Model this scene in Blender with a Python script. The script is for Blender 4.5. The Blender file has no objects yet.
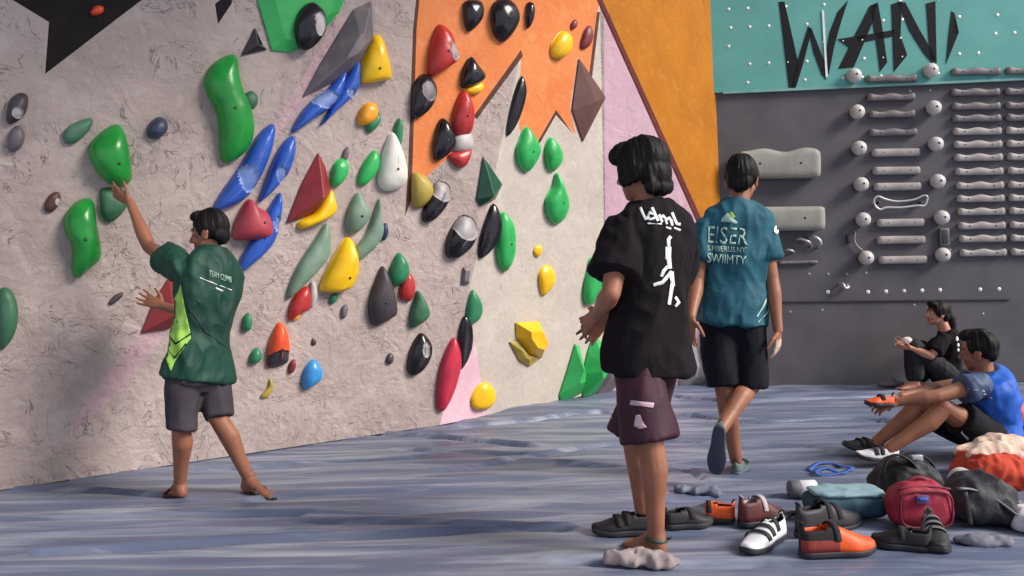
import bpy, bmesh, math, random
from mathutils import Vector as V, Matrix, noise, geometry
from mathutils.bvhtree import BVHTree
random.seed(7)
S = bpy.context.scene
COL = S.collection
PI = math.pi

# ------------------------------------------------------------------ camera
FOC = 800.0
CAM = V((0, 0, 1.12))
_p, _r = math.radians(-.57), math.radians(1.3)
FW = V((0, math.cos(_p), math.sin(_p)))
_u0 = V((0, -math.sin(_p), math.cos(_p)))
_r0 = V((1, 0, 0))
RT = math.cos(_r) * _r0 - math.sin(_r) * _u0
UP = math.sin(_r) * _r0 + math.cos(_r) * _u0
cd = bpy.data.cameras.new('camera')
cam = bpy.data.objects.new('camera', cd)
COL.objects.link(cam)
cd.sensor_width = 36
cd.lens = 36 * FOC / 1024
cam.matrix_world = Matrix(((RT.x, UP.x, -FW.x, CAM.x), (RT.y, UP.y, -FW.y, CAM.y), (RT.z, UP.z, -FW.z, CAM.z), (0, 0, 0, 1)))
S.camera = cam

def ray(x, y):
    return FW + (x - 512) / FOC * RT - (y - 288) / FOC * UP
def fl(x, y, z=0.0):                       # point of the horizontal plane z seen at a pixel
    d = ray(x, y)
    return CAM + d * ((z - CAM.z) / d.z)
def at(x, y, Y):                           # point at distance Y seen at a pixel
    d = ray(x, y)
    return CAM + d * (Y / d.y)
class Plane:
    def __init__(s, p, n):
        s.p = V(p); s.n = V(n).normalized()
        if s.n.dot(CAM - s.p) < 0: s.n = -s.n
        s.v = (V((0, 0, 1)) - s.n * s.n.z).normalized()
        s.u = s.v.cross(s.n).normalized()
    def hit(s, x, y):
        d = ray(x, y)
        return CAM + d * ((s.p - CAM).dot(s.n) / d.dot(s.n))
def plane3(a, b, c):
    return Plane(a, (b - a).cross(c - a))

# ------------------------------------------------------------------ materials
def lin(c):
    c = c / 255.0
    return c / 12.92 if c <= .04045 else ((c + .055) / 1.055) ** 2.4
def rgb(c): return (lin(c[0]), lin(c[1]), lin(c[2]), 1)
_M = {}
def mat(name, c, rough=.6, c2=None, scale=8, lo=.35, hi=.7, bump=0, bscale=40, metal=0, spec=.5, coat=0, stretch=None, detail=4, bdist=.01, sss=0):
    if name in _M: return _M[name]
    m = bpy.data.materials.new(name); m.use_nodes = True; _M[name] = m
    nt = m.node_tree; N = nt.nodes; L = nt.links
    b = N['Principled BSDF']
    b.inputs['Roughness'].default_value = rough
    b.inputs['Metallic'].default_value = metal
    b.inputs['Specular IOR Level'].default_value = spec
    b.inputs['Coat Weight'].default_value = coat
    b.inputs['Base Color'].default_value = rgb(c)
    tc = N.new('ShaderNodeTexCoord'); mp = N.new('ShaderNodeMapping')
    L.new(tc.outputs['Object'], mp.inputs[0])
    if stretch: mp.inputs['Scale'].default_value = stretch
    if c2 is None: c2 = tuple(x * .88 for x in c)
    n = N.new('ShaderNodeTexNoise'); n.inputs['Scale'].default_value = scale; n.inputs['Detail'].default_value = detail
    L.new(mp.outputs[0], n.inputs[0])
    mr = N.new('ShaderNodeMapRange'); mr.inputs[1].default_value = lo; mr.inputs[2].default_value = hi
    L.new(n.outputs[0], mr.inputs[0])
    mx = N.new('ShaderNodeMix'); mx.data_type = 'RGBA'
    mx.inputs[6].default_value = rgb(c); mx.inputs[7].default_value = rgb(c2)
    L.new(mr.outputs[0], mx.inputs[0]); L.new(mx.outputs[2], b.inputs['Base Color'])
    if bump:
        n2 = N.new('ShaderNodeTexNoise'); n2.inputs['Scale'].default_value = bscale; n2.inputs['Detail'].default_value = 5
        L.new(mp.outputs[0], n2.inputs[0])
        bp = N.new('ShaderNodeBump'); bp.inputs['Strength'].default_value = bump; bp.inputs['Distance'].default_value = bdist
        L.new(n2.outputs[0], bp.inputs['Height']); L.new(bp.outputs[0], b.inputs['Normal'])
    return m

def plaster(name, c, c2, c3, scratch=1.0, bump=.6):
    """trowelled wall paint: cloudy colour, short trowel scratches, chalk wear"""
    if name in _M: return _M[name]
    m = bpy.data.materials.new(name); m.use_nodes = True; _M[name] = m
    nt = m.node_tree; N = nt.nodes; L = nt.links
    b = N['Principled BSDF']; b.inputs['Roughness'].default_value = .82; b.inputs['Specular IOR Level'].default_value = .25
    tc = N.new('ShaderNodeTexCoord')
    def noisen(scale, detail, dist=0, stretch=None, rot=None, rough=.55):
        n = N.new('ShaderNodeTexNoise'); n.inputs['Scale'].default_value = scale; n.inputs['Detail'].default_value = detail
        n.inputs['Distortion'].default_value = dist; n.inputs['Roughness'].default_value = rough
        if stretch:
            mp = N.new('ShaderNodeMapping'); mp.inputs['Scale'].default_value = stretch
            if rot: mp.inputs['Rotation'].default_value = rot
            L.new(tc.outputs['Object'], mp.inputs[0]); L.new(mp.outputs[0], n.inputs[0])
        else: L.new(tc.outputs['Object'], n.inputs[0])
        return n
    def rng(src, a, b_, c_=0, d=1):
        r = N.new('ShaderNodeMapRange'); r.inputs[1].default_value = a; r.inputs[2].default_value = b_
        r.inputs[3].default_value = c_; r.inputs[4].default_value = d
        L.new(src, r.inputs[0]); return r.outputs[0]
    def mix(f, a, b_):
        x = N.new('ShaderNodeMix'); x.data_type = 'RGBA'
        L.new(f, x.inputs[0])
        for i, q in ((6, a), (7, b_)):
            if isinstance(q, tuple): x.inputs[i].default_value = rgb(q)
            else: L.new(q, x.inputs[i])
        return x.outputs[2]
    big = noisen(1.6, 4, .4)
    col = mix(rng(big.outputs[0], .35, .68), c, c2)
    fine = noisen(9, 6, .8)
    col = mix(rng(fine.outputs[0], .52, .78, 0, .55), col, c3)
    def lines(scale, dist, w, stretch, rot):
        n = noisen(scale, 3, dist, stretch, rot)
        s = N.new('ShaderNodeMath'); s.operation = 'SUBTRACT'; s.inputs[1].default_value = .5; L.new(n.outputs[0], s.inputs[0])
        a = N.new('ShaderNodeMath'); a.operation = 'ABSOLUTE'; L.new(s.outputs[0], a.inputs[0])
        l = rng(a.outputs[0], 0, w, 1, 0)
        k = noisen(3.3 * scale / 3, 2, 0, None); kk = rng(k.outputs[0], .53, .62)
        mu = N.new('ShaderNodeMath'); mu.operation = 'MULTIPLY'; L.new(l, mu.inputs[0]); L.new(kk, mu.inputs[1])
        return mu.outputs[0]
    l1 = lines(3.0, 2.4, .012, (1, 1, 1.6), (.3, .5, .8)); l2 = lines(4.6, 1.2, .012, (2.2, 2.2, .8), (.9, .2, .1))
    mxm = N.new('ShaderNodeMath'); mxm.operation = 'MAXIMUM'; L.new(l1, mxm.inputs[0]); L.new(l2, mxm.inputs[1])
    sc = N.new('ShaderNodeMath'); sc.operation = 'MULTIPLY'; sc.inputs[1].default_value = .55 * scratch; L.new(mxm.outputs[0], sc.inputs[0])
    col = mix(sc.outputs[0], col, tuple(x * .5 for x in c2))
    L.new(col, b.inputs['Base Color'])
    # relief
    h1 = noisen(5, 6, 1.0); h2 = noisen(28, 4, .3)
    ad = N.new('ShaderNodeMath'); ad.operation = 'MULTIPLY_ADD'; ad.inputs[1].default_value = .25
    L.new(h2.outputs[0], ad.inputs[0]); L.new(h1.outputs[0], ad.inputs[2])
    sb = N.new('ShaderNodeMath'); sb.operation = 'MULTIPLY_ADD'; sb.inputs[1].default_value = -.35
    L.new(mxm.outputs[0], sb.inputs[0]); L.new(ad.outputs[0], sb.inputs[2])
    bp = N.new('ShaderNodeBump'); bp.inputs['Strength'].default_value = bump; bp.inputs['Distance'].default_value = .05
    L.new(sb.outputs[0], bp.inputs['Height']); L.new(bp.outputs[0], b.inputs['Normal'])
    return m

# ------------------------------------------------------------------ objects
def link(name, me, parent=None, m=None):
    o = bpy.data.objects.new(name, me); COL.objects.link(o)
    if parent: o.parent = parent
    if m is not None:
        for q in (m if isinstance(m, (list, tuple)) else [m]): me.materials.append(q)
    return o
def bm_obj(name, bm, m, parent=None, smooth=True, recalc=True):
    if recalc: bmesh.ops.recalc_face_normals(bm, faces=bm.faces)
    me = bpy.data.meshes.new(name); bm.to_mesh(me); bm.free()
    for p in me.polygons: p.use_smooth = smooth
    return link(name, me, parent, m)
def tag(o, label=None, cat=None, group=None, kind=None):
    if label: o['label'] = label
    if cat: o['category'] = cat
    if group: o['group'] = group
    if kind: o['kind'] = kind
    return o
def empty(name, loc, label, cat, group=None):
    o = bpy.data.objects.new(name, None); COL.objects.link(o); o.location = loc
    o.empty_display_size = .05
    return tag(o, label, cat, group)
def recenter(o, p):                        # move a mesh's origin to p (world), geometry unchanged
    p = V(p)
    o.data.transform(Matrix.Translation(-p)); o.location = o.location + p
    return o
def rehome(root, p):                       # children built in world coordinates go under an Empty at p
    for c in root.children:
        c.data.transform(Matrix.Translation(-V(p)))
        for g in c.children: g.data.transform(Matrix.Translation(-V(p)))
def catmull(pts, n=8, closed=True):
    out = []; k = len(pts)
    rngk = range(k) if closed else range(k - 1)
    for i in rngk:
        if closed: a, b, c, d = pts[i - 1], pts[i], pts[(i + 1) % k], pts[(i + 2) % k]
        else: a, b, c, d = pts[max(i - 1, 0)], pts[i], pts[i + 1], pts[min(i + 2, k - 1)]
        for j in range(n):
            t = j / n
            out.append(.5 * ((2 * b) + (c - a) * t + (2 * a - 5 * b + 4 * c - d) * t * t + (3 * b - a - 3 * c + d) * t ** 3))
    if not closed: out.append(pts[-1].copy())
    return out
def add_loft(bm, rings, cap=True, closed=True):
    vs = [[bm.verts.new(p) for p in r] for r in rings]
    n = len(vs[0]); fs = []
    for a, b in zip(vs, vs[1:]):
        for i in range(n if closed else n - 1):
            j = (i + 1) % n
            fs.append(bm.faces.new((a[i], a[j], b[j], b[i])))
    if cap and closed:
        fs.append(bm.faces.new(list(reversed(vs[0])))); fs.append(bm.faces.new(vs[-1]))
    return fs
def frame(d, hint=None):
    d = d.normalized()
    h = hint or (V((0, 0, 1)) if abs(d.z) < .9 else V((0, 1, 0)))
    x = h.cross(d)
    if x.length < 1e-4: x = V((1, 0, 0)).cross(d)
    x.normalize(); return x, d.cross(x).normalized()
def add_tube(bm, pts, r, n=10, cap=True, hint=None):
    """tube of varying radius (float or list) along pts"""
    rs = r if isinstance(r, (list, tuple)) else [r] * len(pts)
    rings = []; x = None
    for i, p in enumerate(pts):
        d = (pts[min(i + 1, len(pts) - 1)] - pts[max(i - 1, 0)])
        if d.length < 1e-7: d = V((0, 0, 1))
        d.normalize()
        if x is None: x, y = frame(d, hint)
        else:
            x = x - d * x.dot(d)
            if x.length < 1e-5: x, y = frame(d, hint)
            x.normalize(); y = d.cross(x)
        q = rs[i]; qa, qb = q if isinstance(q, tuple) else (q, q)
        rings.append([p + x * (qa * math.cos(2 * PI * k / n)) + y * (qb * math.sin(2 * PI * k / n)) for k in range(n)])
    return add_loft(bm, rings, cap)
def add_chain(bm, pts, rs, n=12):
    """overlapping round-ended tapered segments (for voxel union)"""
    for i in range(len(pts) - 1):
        a, b, ra, rb = pts[i], pts[i + 1], rs[i], rs[i + 1]
        d = b - a
        if d.length < 1e-6: continue
        d.normalize(); P = []; R = []
        for k in range(5):
            t = PI / 2 * k / 4; P.append(a - d * (ra * math.cos(t) * .999)); R.append(max(ra * math.sin(t), ra * .03))
        for k in range(5):
            t = PI / 2 * k / 4; P.append(b + d * (rb * math.sin(t) * .999)); R.append(max(rb * math.cos(t), rb * .03))
        add_tube(bm, P, R, n)
def add_ell(bm, c, ax, ay, az, nu=18, nv=12):
    """ellipsoid with semi-axis vectors"""
    rings = []
    for i in range(nv + 1):
        t = PI * i / nv; s = max(math.sin(t), .02)
        rings.append([c + az * (-math.cos(t)) + ax * (s * math.cos(2 * PI * k / nu)) + ay * (s * math.sin(2 * PI * k / nu)) for k in range(nu)])
    add_loft(bm, rings)
def add_box(bm, c, ax, ay, az, bevel=0, seg=2):
    vs = [bm.verts.new(c + ax * i + ay * j + az * k) for i in (-1, 1) for j in (-1, 1) for k in (-1, 1)]
    fs = [bm.faces.new([vs[i] for i in q]) for q in ((0, 1, 3, 2), (4, 6, 7, 5), (0, 4, 5, 1), (2, 3, 7, 6), (0, 2, 6, 4), (1, 5, 7, 3))]
    if bevel:
        es = list({e for f in fs for e in f.edges})
        bmesh.ops.bevel(bm, geom=es, offset=bevel, segments=seg, affect='EDGES', profile=.5)
def voxel(name, bm, vox, smooth=4, m=None, parent=None, disp=None, mats=None):
    """union the closed shells of bm into one continuous surface"""
    bmesh.ops.recalc_face_normals(bm, faces=bm.faces)
    me = bpy.data.meshes.new('t'); bm.to_mesh(me); bm.free()
    o = bpy.data.objects.new('t', me); COL.objects.link(o)
    r = o.modifiers.new('r', 'REMESH'); r.mode = 'VOXEL'; r.voxel_size = vox
    if smooth:
        s = o.modifiers.new('s', 'SMOOTH'); s.factor = .5; s.iterations = smooth
    dg = bpy.context.evaluated_depsgraph_get(); dg.update()
    nm = bpy.data.meshes.new_from_object(o.evaluated_get(dg))
    bpy.data.objects.remove(o); bpy.data.meshes.remove(me)
    nm.name = name
    if disp:
        ns = [v.normal.copy() for v in nm.vertices]
        for v, q in zip(nm.vertices, ns):
            d = disp(v.co, q)
            v.co = v.co + (q * d if not isinstance(d, V) else d)
    ob = link(name, nm, parent, m)
    if mats:
        for p in nm.polygons: p.material_index = mats(p.center)
    for p in nm.polygons: p.use_smooth = True
    return ob
def fbm(p, f, o=3):
    s = 0; a = 1
    for _ in range(o):
        s += a * noise.noise(p * f); f *= 2; a *= .5
    return s
def in_poly(x, y, P):
    r = False; n = len(P); j = n - 1
    for i in range(n):
        xi, yi = P[i]; xj, yj = P[j]
        if (yi > y) != (yj > y) and x < (xj - xi) * (y - yi) / (yj - yi) + xi: r = not r
        j = i
    return r
# ------------------------------------------------------------------ the leaning climbing wall
b0, b1 = fl(20, 487), fl(440, 425)
du = (b1 - b0).normalized(); nh = V((du.y, -du.x, 0)).normalized()
OV = math.radians(9)
PA = Plane(b0, du.cross(V((0, 0, math.cos(OV))) + nh * math.sin(OV)))
crT = PA.hit(521, 50)
d0, d1 = fl(760, 386), fl(980, 382.3)
PD = Plane(d0, (d1 - d0).cross(V((0, 0, 1))))
PB = plane3(b1, crT, fl(607, 391))
PB2 = plane3(fl(607, 391), PB.hit(600, 3), PD.hit(723, 277))
PC = plane3(PB2.hit(600, 3), PD.hit(723, 277), PD.hit(708, -100))
facets = [
    (PA, [(-560, 572.6), (440, 425), (554, -100), (-560, -100)]),
    (PB, [(440, 425), (607, 391), (600, 3), (554, -100)]),
    (PB2, [(607, 391), (716, 388), (723, 277), (600, 3)]),
    (PC, [(600, 3), (723, 277), (708, -100), (554, -100)]),
]
paints = [  # (polygon in pixels, material slot)
    ([(-560, -100), (150, -100), (150, -5), (139, 2), (45, 74), (49, 22), (-20, -20), (-560, -60)], 4),
    ([(337, 18), (362, 10), (352, 40), (318, 85), (275, 140), (232, 205), (205, 262), (165, 335), (128, 385), (84, 425), (60, 445), (92, 395), (140, 330), (190, 245), (232, 180), (290, 100)], 5),
    ([(215, 4), (232, -10), (232, 3), (218, 24)], 4),
    ([(427, -100), (600, -100), (600, 3), (597, 12), (590, 75), (578, 57), (570, 108), (576, 135), (556, 112), (533, 150), (519, 128), (521, 50), (475, 115), (448, 158), (428, 175), (411, 208), (414, 30)], 1),
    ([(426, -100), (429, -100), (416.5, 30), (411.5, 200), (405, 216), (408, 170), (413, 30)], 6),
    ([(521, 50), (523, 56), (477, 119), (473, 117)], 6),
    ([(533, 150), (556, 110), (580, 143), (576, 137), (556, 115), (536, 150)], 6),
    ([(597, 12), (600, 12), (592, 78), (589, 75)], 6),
    ([(604, 12), (605, 191), (607, 391), (716, 388), (723, 277), (600, 3)], 2),
    ([(470, 330), (476, 345), (486, 418), (440, 425), (452, 382)], 2),
    ([(600, 3), (723, 277), (708, -100), (554, -100)], 3),
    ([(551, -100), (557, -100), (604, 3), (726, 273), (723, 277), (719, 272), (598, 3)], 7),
]
vs, es = [], []
def addpoly(P, closed=True):
    k = len(vs)
    vs.extend(V(p) for p in P)
    es.extend((k + i, k + (i + 1) % len(P)) for i in range(len(P)))
for _, P in facets: addpoly(P)
for P, _ in paints: addpoly(P)
ov, oe, of, _a, _b, _c = geometry.delaunay_2d_cdt(vs, es, [], 0, 1e-4)
bm = bmesh.new(); pos = {}
for f in of:
    c = sum((ov[i] for i in f), V((0, 0))) / len(f)
    fc = next((q for q, P in facets if in_poly(c.x, c.y, P)), None)
    if fc is None: continue
    mi = 0
    for P, k in paints:
        if in_poly(c.x, c.y, P): mi = k
    if fc is PC and mi not in (7,): mi = 3
    if fc is PB and mi == 0: mi = 8
    vv = []
    for i in f:
        if i not in pos: pos[i] = bm.verts.new(fc.hit(ov[i].x, ov[i].y))
        vv.append(pos[i])
    try:
        nf = bm.faces.new(vv); nf.material_index = mi
        nf.normal_update()
        if nf.normal.dot(CAM - nf.calc_center_median()) < 0: nf.normal_flip()
    except ValueError: pass
WM = [plaster('wall plaster', (174, 158, 153), (154, 139, 135), (190, 178, 172), 1.0, .55),
      plaster('orange wall paint', (214, 128, 78), (203, 114, 64), (222, 150, 104), .45, .25),
      plaster('pink wall paint', (216, 178, 190), (204, 164, 178), (222, 194, 200), .4, .2),
      plaster('ochre wall paint', (168, 104, 14), (154, 92, 12), (176, 120, 44), .4, .25),
      plaster('black wall paint', (28, 20, 25), (22, 16, 20), (44, 36, 40), .3, .3),
      plaster('faded pink wall paint', (186, 158, 162), (170, 142, 148), (196, 176, 176), .8, .5),
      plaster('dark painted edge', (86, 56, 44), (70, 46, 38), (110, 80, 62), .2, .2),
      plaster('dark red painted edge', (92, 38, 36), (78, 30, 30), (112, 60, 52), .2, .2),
      plaster('smooth wall plaster', (186, 176, 166), (174, 163, 154), (198, 190, 182), .45, .25)]
bmesh.ops.recalc_face_normals(bm, faces=bm.faces)
wl = bm_obj('wall_left', bm, WM, smooth=False, recalc=False)
if sum(p.normal.dot(CAM - p.center) for p in wl.data.polygons) < 0: wl.data.flip_normals()
so = wl.modifiers.new('thick', 'SOLIDIFY'); so.thickness = .12; so.offset = -1
tag(wl, kind='structure', label='leaning pale plaster climbing wall with orange, pink and ochre paint')

# ------------------------------------------------------------------ back wall
bm = bmesh.new()
DU = V((PD.u.x, PD.u.y, 0)).normalized()
if DU.x < 0: DU = -DU
def Dpt(x, y, off=0): return PD.hit(x, y) + PD.n * off
L0 = PD.hit(717, 388); R0 = PD.hit(1024, 382) + DU * 2.0
L0 = V((L0.x, L0.y, 0)); R0 = V((R0.x, R0.y, 0))
zt = 4.9
def zline(p):                               # teal starts along a slightly rising line
    a, b = PD.hit(722, 93), PD.hit(1010, 80)
    t = (p - a).dot(DU) / (b - a).dot(DU)
    return a.z + (b.z - a.z) * t
def quad(bm, a, b, c, d, mi=0):
    f = bm.faces.new([bm.verts.new(q) for q in (a, b, c, d)]); f.material_index = mi; return f
tk = V((0, 0, 0))
zl, zr = zline(L0), zline(R0)
up = lambda p, z: V((p.x, p.y, z))
add_loft(bm, [[L0, R0, up(R0, zr), up(L0, zl)], [q - PD.n * .1 for q in (L0, R0, up(R0, zr), up(L0, zl))]])
k = len(bm.faces)
off = PD.n * .025
add_loft(bm, [[q + off for q in (up(L0, zl), up(R0, zr), up(R0, zt), up(L0, zt))], [q - PD.n * .1 for q in (up(L0, zl + .001), up(R0, zr + .001), up(R0, zt), up(L0, zt))]])
bm.faces.ensure_lookup_table()
for f in bm.faces[k:]: f.material_index = 1
# bolt holes of the boards (pattern of the wall itself)
def disc(bm, c, n, r, mi, k=10, dome=.3):
    x, y = frame(n)
    a = [bm.verts.new(c + x * r * math.cos(2 * PI * i / k) + y * r * math.sin(2 * PI * i / k)) for i in range(k)]
    t = bm.verts.new(c + n * r * dome)
    for i in range(k):
        f = bm.faces.new((a[i], a[(i + 1) % k], t)); f.material_index = mi
def dots(px, off, r, mi):
    for x, y in px: disc(bm, Dpt(x, y) + PD.n * off, PD.n, r, mi)
rr = random.Random(3)
dots([(728 + 19 * i + (j % 2) * 2, 10 + 18.5 * j - .9 * i) for i in range(16) for j in range(5) if 10 + 18.5 * j - .9 * i < 80 - .05 * 19 * i + 6 and rr.random() < .6], .027, .016, 2)
dots([(828, 292), (868, 292), (886, 291.5), (904, 291), (922, 290.5), (940, 290), (980, 289.5), (999, 289)], .002, .02, 2)
dots([(809, 274), (828, 274), (847, 274), (866, 273), (910, 91), (930, 90), (950, 250), (822, 310), (914, 305), (983, 314), (790, 312)], .002, .014, 3)
wb = bm_obj('wall_back', bm, [mat('grey board', (84, 80, 86), .75, (72, 68, 74), 3, bump=.12, bscale=60),
    mat('teal board', (88, 156, 148), .7, (76, 142, 136), 2.5, bump=.1, bscale=50), mat('pale bolt head', (225, 220, 214), .4, metal=.2), mat('dim bolt head', (150, 144, 146), .5, metal=.2)], smooth=False)
tag(wb, kind='structure', label='dark grey training board wall with a teal upper band')
# seam trim across the board
bm = bmesh.new()
a, b = Dpt(742, 302, .008), Dpt(1010, 299, .008)
add_box(bm, (a + b) / 2, (b - a) / 2, PD.n * .008, V((0, 0, .006)))
tag(bm_obj('trim_1', bm, mat('dark seam', (58, 55, 60), .7), smooth=False), kind='structure')
bm = bmesh.new()
a, b = Dpt(722, 93.5, .03), Dpt(1040, 79, .03)
add_box(bm, (a + b) / 2, (b - a) / 2, PD.n * .012, V((0, 0, .012)))
tag(bm_obj('trim_2', bm, mat('teal trim', (112, 160, 156), .6), smooth=False), kind='structure')
# big painted letters on the teal band
def zz(P): return [(768 + x / 3, y / 3) for x, y in P]
LET = [zz(P) for P in (
    [(30, 8), (47, 8), (70, 110), (88, 190), (80, 268), (60, 264), (46, 140)],
    [(76, 225), (92, 165), (118, 82), (128, 96), (104, 190), (82, 262), (66, 262)],
    [(116, 82), (128, 88), (152, 150), (172, 200), (172, 240), (158, 226), (134, 160)],
    [(237, 4), (206, 38), (182, 100), (164, 200), (168, 240), (180, 222), (196, 140), (214, 76)],
    [(322, 14), (300, 24), (280, 64), (255, 112), (206, 120), (240, 146), (208, 208), (254, 204), (282, 138), (312, 66)],
    [(302, 20), (326, 10), (340, 90), (354, 190), (332, 218), (324, 150), (312, 80)],
    [(262, 112), (376, 92), (370, 112), (266, 132)],
    [(366, 16), (398, 6), (394, 110), (414, 168), (374, 218), (372, 120)],
    [(384, 8), (408, 10), (450, 90), (500, 176), (490, 194), (462, 162), (420, 94)],
    [(470, 14), (498, 6), (502, 192), (482, 178)],
    [(546, 36), (556, 44), (552, 108), (568, 100), (530, 194), (536, 120)])]
bm = bmesh.new()
def flat_poly(bm, P, f, th, mi=0):
    P = P if sum(P[i-1][0]*P[i][1]-P[i][0]*P[i-1][1] for i in range(len(P))) < 0 else P[::-1]; a = [bm.verts.new(f(x, y, 0)) for x, y in P]; b = [bm.verts.new(f(x, y, th)) for x, y in P]
    n = len(a)
    fs = [bm.faces.new(b)]
    for i in range(n): fs.append(bm.faces.new((a[i], a[(i + 1) % n], b[(i + 1) % n], b[i])))
    for q in fs: q.material_index = mi
for P in LET: flat_poly(bm, P, lambda x, y, t: Dpt(x, y, .0255 + t), .004)
bmesh.ops.triangulate(bm, faces=[f for f in bm.faces if len(f.verts) > 4])
bm_obj('lettering', bm, mat('black sign paint', (14, 12, 18), .7, spec=.2), wb, smooth=False)
bm = bmesh.new()  # thin bright strip over the W, a highlight painted in white
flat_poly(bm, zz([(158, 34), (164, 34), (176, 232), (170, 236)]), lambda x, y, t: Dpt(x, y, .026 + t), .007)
bm_obj('lettering_highlight', bm, mat('white painted highlight', (226, 228, 226), .5), wb, smooth=False)

# ------------------------------------------------------------------ floor: mats under one wrinkled cover
folds = [([(12, 489), (60, 490), (110, 493), (172, 498)], .05, .018), ([(40, 552), (200, 541), (400, 534), (565, 528)], .05, .020),
         ([(300, 520), (470, 524), (560, 529)], .06, .016), ([(352, 433), (420, 436), (470, 441), (530, 447)], .06, .024),
         ([(400, 448), (470, 452), (520, 455)], .04, .016), ([(455, 428), (540, 420), (604, 413)], .05, .024), ([(690, 416), (760, 422), (850, 418), (912, 425)], .05, .022),
         ([(740, 401), (830, 398), (930, 394)], .06, .02), ([(672, 396), (740, 402)], .05, .02), ([(560, 462), (680, 470), (700, 482)], .04, .012),
         ([(200, 470), (320, 462), (420, 455)], .04, .012), ([(250, 500), (380, 492), (520, 490)], .04, .012), ([(440, 470), (560, 452), (640, 440)], .05, .012),
         ([(655, 440), (800, 445), (850, 452)], .05, .014), ([(670, 500), (760, 497), (800, 498)], .035, .014), ([(560, 560), (640, 564), (760, 563)], .06, .010), ([(0, 520), (150, 515), (300, 512)], .05, .012)]
F3 = []
for P, w, h in folds:
    q = [fl(*p) for p in P]; q = catmull(q, 6, False)
    F3.append((q, w, h, min(p.x for p in q) - .2, max(p.x for p in q) + .2, min(p.y for p in q) - .2, max(p.y for p in q) + .2))
def hgt(x, y):
    p = V((x * .32, y * 2.3, 0))
    w = noise.noise(V((x * .8, y * .8, 5))) * .6
    a = noise.noise(p + V((0, w, 0)))
    b = noise.noise(V((x * .5, y * 5.2 + w * 2, 3)))
    c = noise.noise(V((x * 1.0, y * 9 + w * 3, 9)))
    h = .014 * (1 - abs(a) * 2) + .013 * (1 - abs(b) * 2.2) + .006 * (1 - abs(c) * 2)
    for q, fw, fh, x0, x1, y0, y1 in F3:
        if x0 < x < x1 and y0 < y < y1:
            best = 9; sd = 0
            for s, t in zip(q, q[1:]):
                ex, ey = t.x - s.x, t.y - s.y
                k = max(0, min(1, ((x - s.x) * ex + (y - s.y) * ey) / (ex * ex + ey * ey + 1e-9)))
                dx, dy = x - s.x - ex * k, y - s.y - ey * k
                d = math.hypot(dx, dy)
                if d < best: best = d; sd = dy
            h += fh * .9 * math.exp(-(sd - fw * .5 if best < .2 else 9) ** 2 / (fw * .7) ** 2) * (1 if best < .2 else 0) * math.exp(-(max(0, best - abs(sd)) / .05) ** 2)
            h -= fh * 3.0 * math.exp(-(best / (fw * .42)) ** 2)
    wx, wy = fl(560, 408).x, fl(560, 408).y
    h += .05 * math.exp(-((x - wx) / .45) ** 2 - ((y - wy + .1) / .35) ** 2)
    return h - .022
xs0, xs1, ys0, ys1 = -5.2, 6.6, 1.6, 8.5
nx, ny = 300, 400
bm = bmesh.new(); G = []
HG = {}
for j in range(ny + 1):
    t = j / ny; y = ys0 + (ys1 - ys0) * t
    row = []
    for i in range(nx + 1):
        x = xs0 + (xs1 - xs0) * i / nx
        row.append(bm.verts.new((x, y, hgt(x, y))))
    G.append(row)
for j in range(ny):
    for i in range(nx): bm.faces.new((G[j][i], G[j][i + 1], G[j + 1][i + 1], G[j + 1][i]))
m = mat('mat tarpaulin', (100, 108, 132), .42, (78, 87, 112), 3.5, .35, .7, bump=.14, bscale=9, spec=.5, stretch=(.28, 2.6, 1), bdist=.02)
# chalk smears on the cover
nt = m.node_tree; N = nt.nodes; L = nt.links; b = N['Principled BSDF']
src = b.inputs['Base Color'].links[0].from_socket
tc = N.new('ShaderNodeTexCoord'); mp = N.new('ShaderNodeMapping'); mp.inputs['Scale'].default_value = (.30, 3.6, 1); mp.inputs['Rotation'].default_value = (0, 0, -.12)
n = N.new('ShaderNodeTexNoise'); n.inputs['Scale'].default_value = 2.2; n.inputs['Detail'].default_value = 7; n.inputs['Roughness'].default_value = .65; n.inputs['Distortion'].default_value = .5
L.new(tc.outputs['Object'], mp.inputs[0]); L.new(mp.outputs[0], n.inputs[0])
mr = N.new('ShaderNodeMapRange'); mr.inputs[1].default_value = .47; mr.inputs[2].default_value = .74; mr.inputs[4].default_value = .75; L.new(n.outputs[0], mr.inputs[0])
mx = N.new('ShaderNodeMix'); mx.data_type = 'RGBA'; mx.inputs[7].default_value = rgb((176, 180, 190)); L.new(mr.outputs[0], mx.inputs[0]); L.new(src, mx.inputs[6]); L.new(mx.outputs[2], b.inputs['Base Color'])
flo = bm_obj('floor', bm, m)
if flo.data.polygons[0].normal.z < 0: flo.data.flip_normals()
tag(flo, kind='structure', label='wrinkled blue grey crash mat cover with chalk smears')

# unseen roof slab, added to shade the upper wall (open to the right)
bm = bmesh.new()
add_box(bm, V((-2.2, 4.0, 5.4)), V((4.6, 0, 0)), V((0, 6.0, 0)), V((0, 0, .1)))
tag(bm_obj('shade_roof', bm, mat('shade roof underside', (150, 150, 152), .8), smooth=False), kind='structure')
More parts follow.
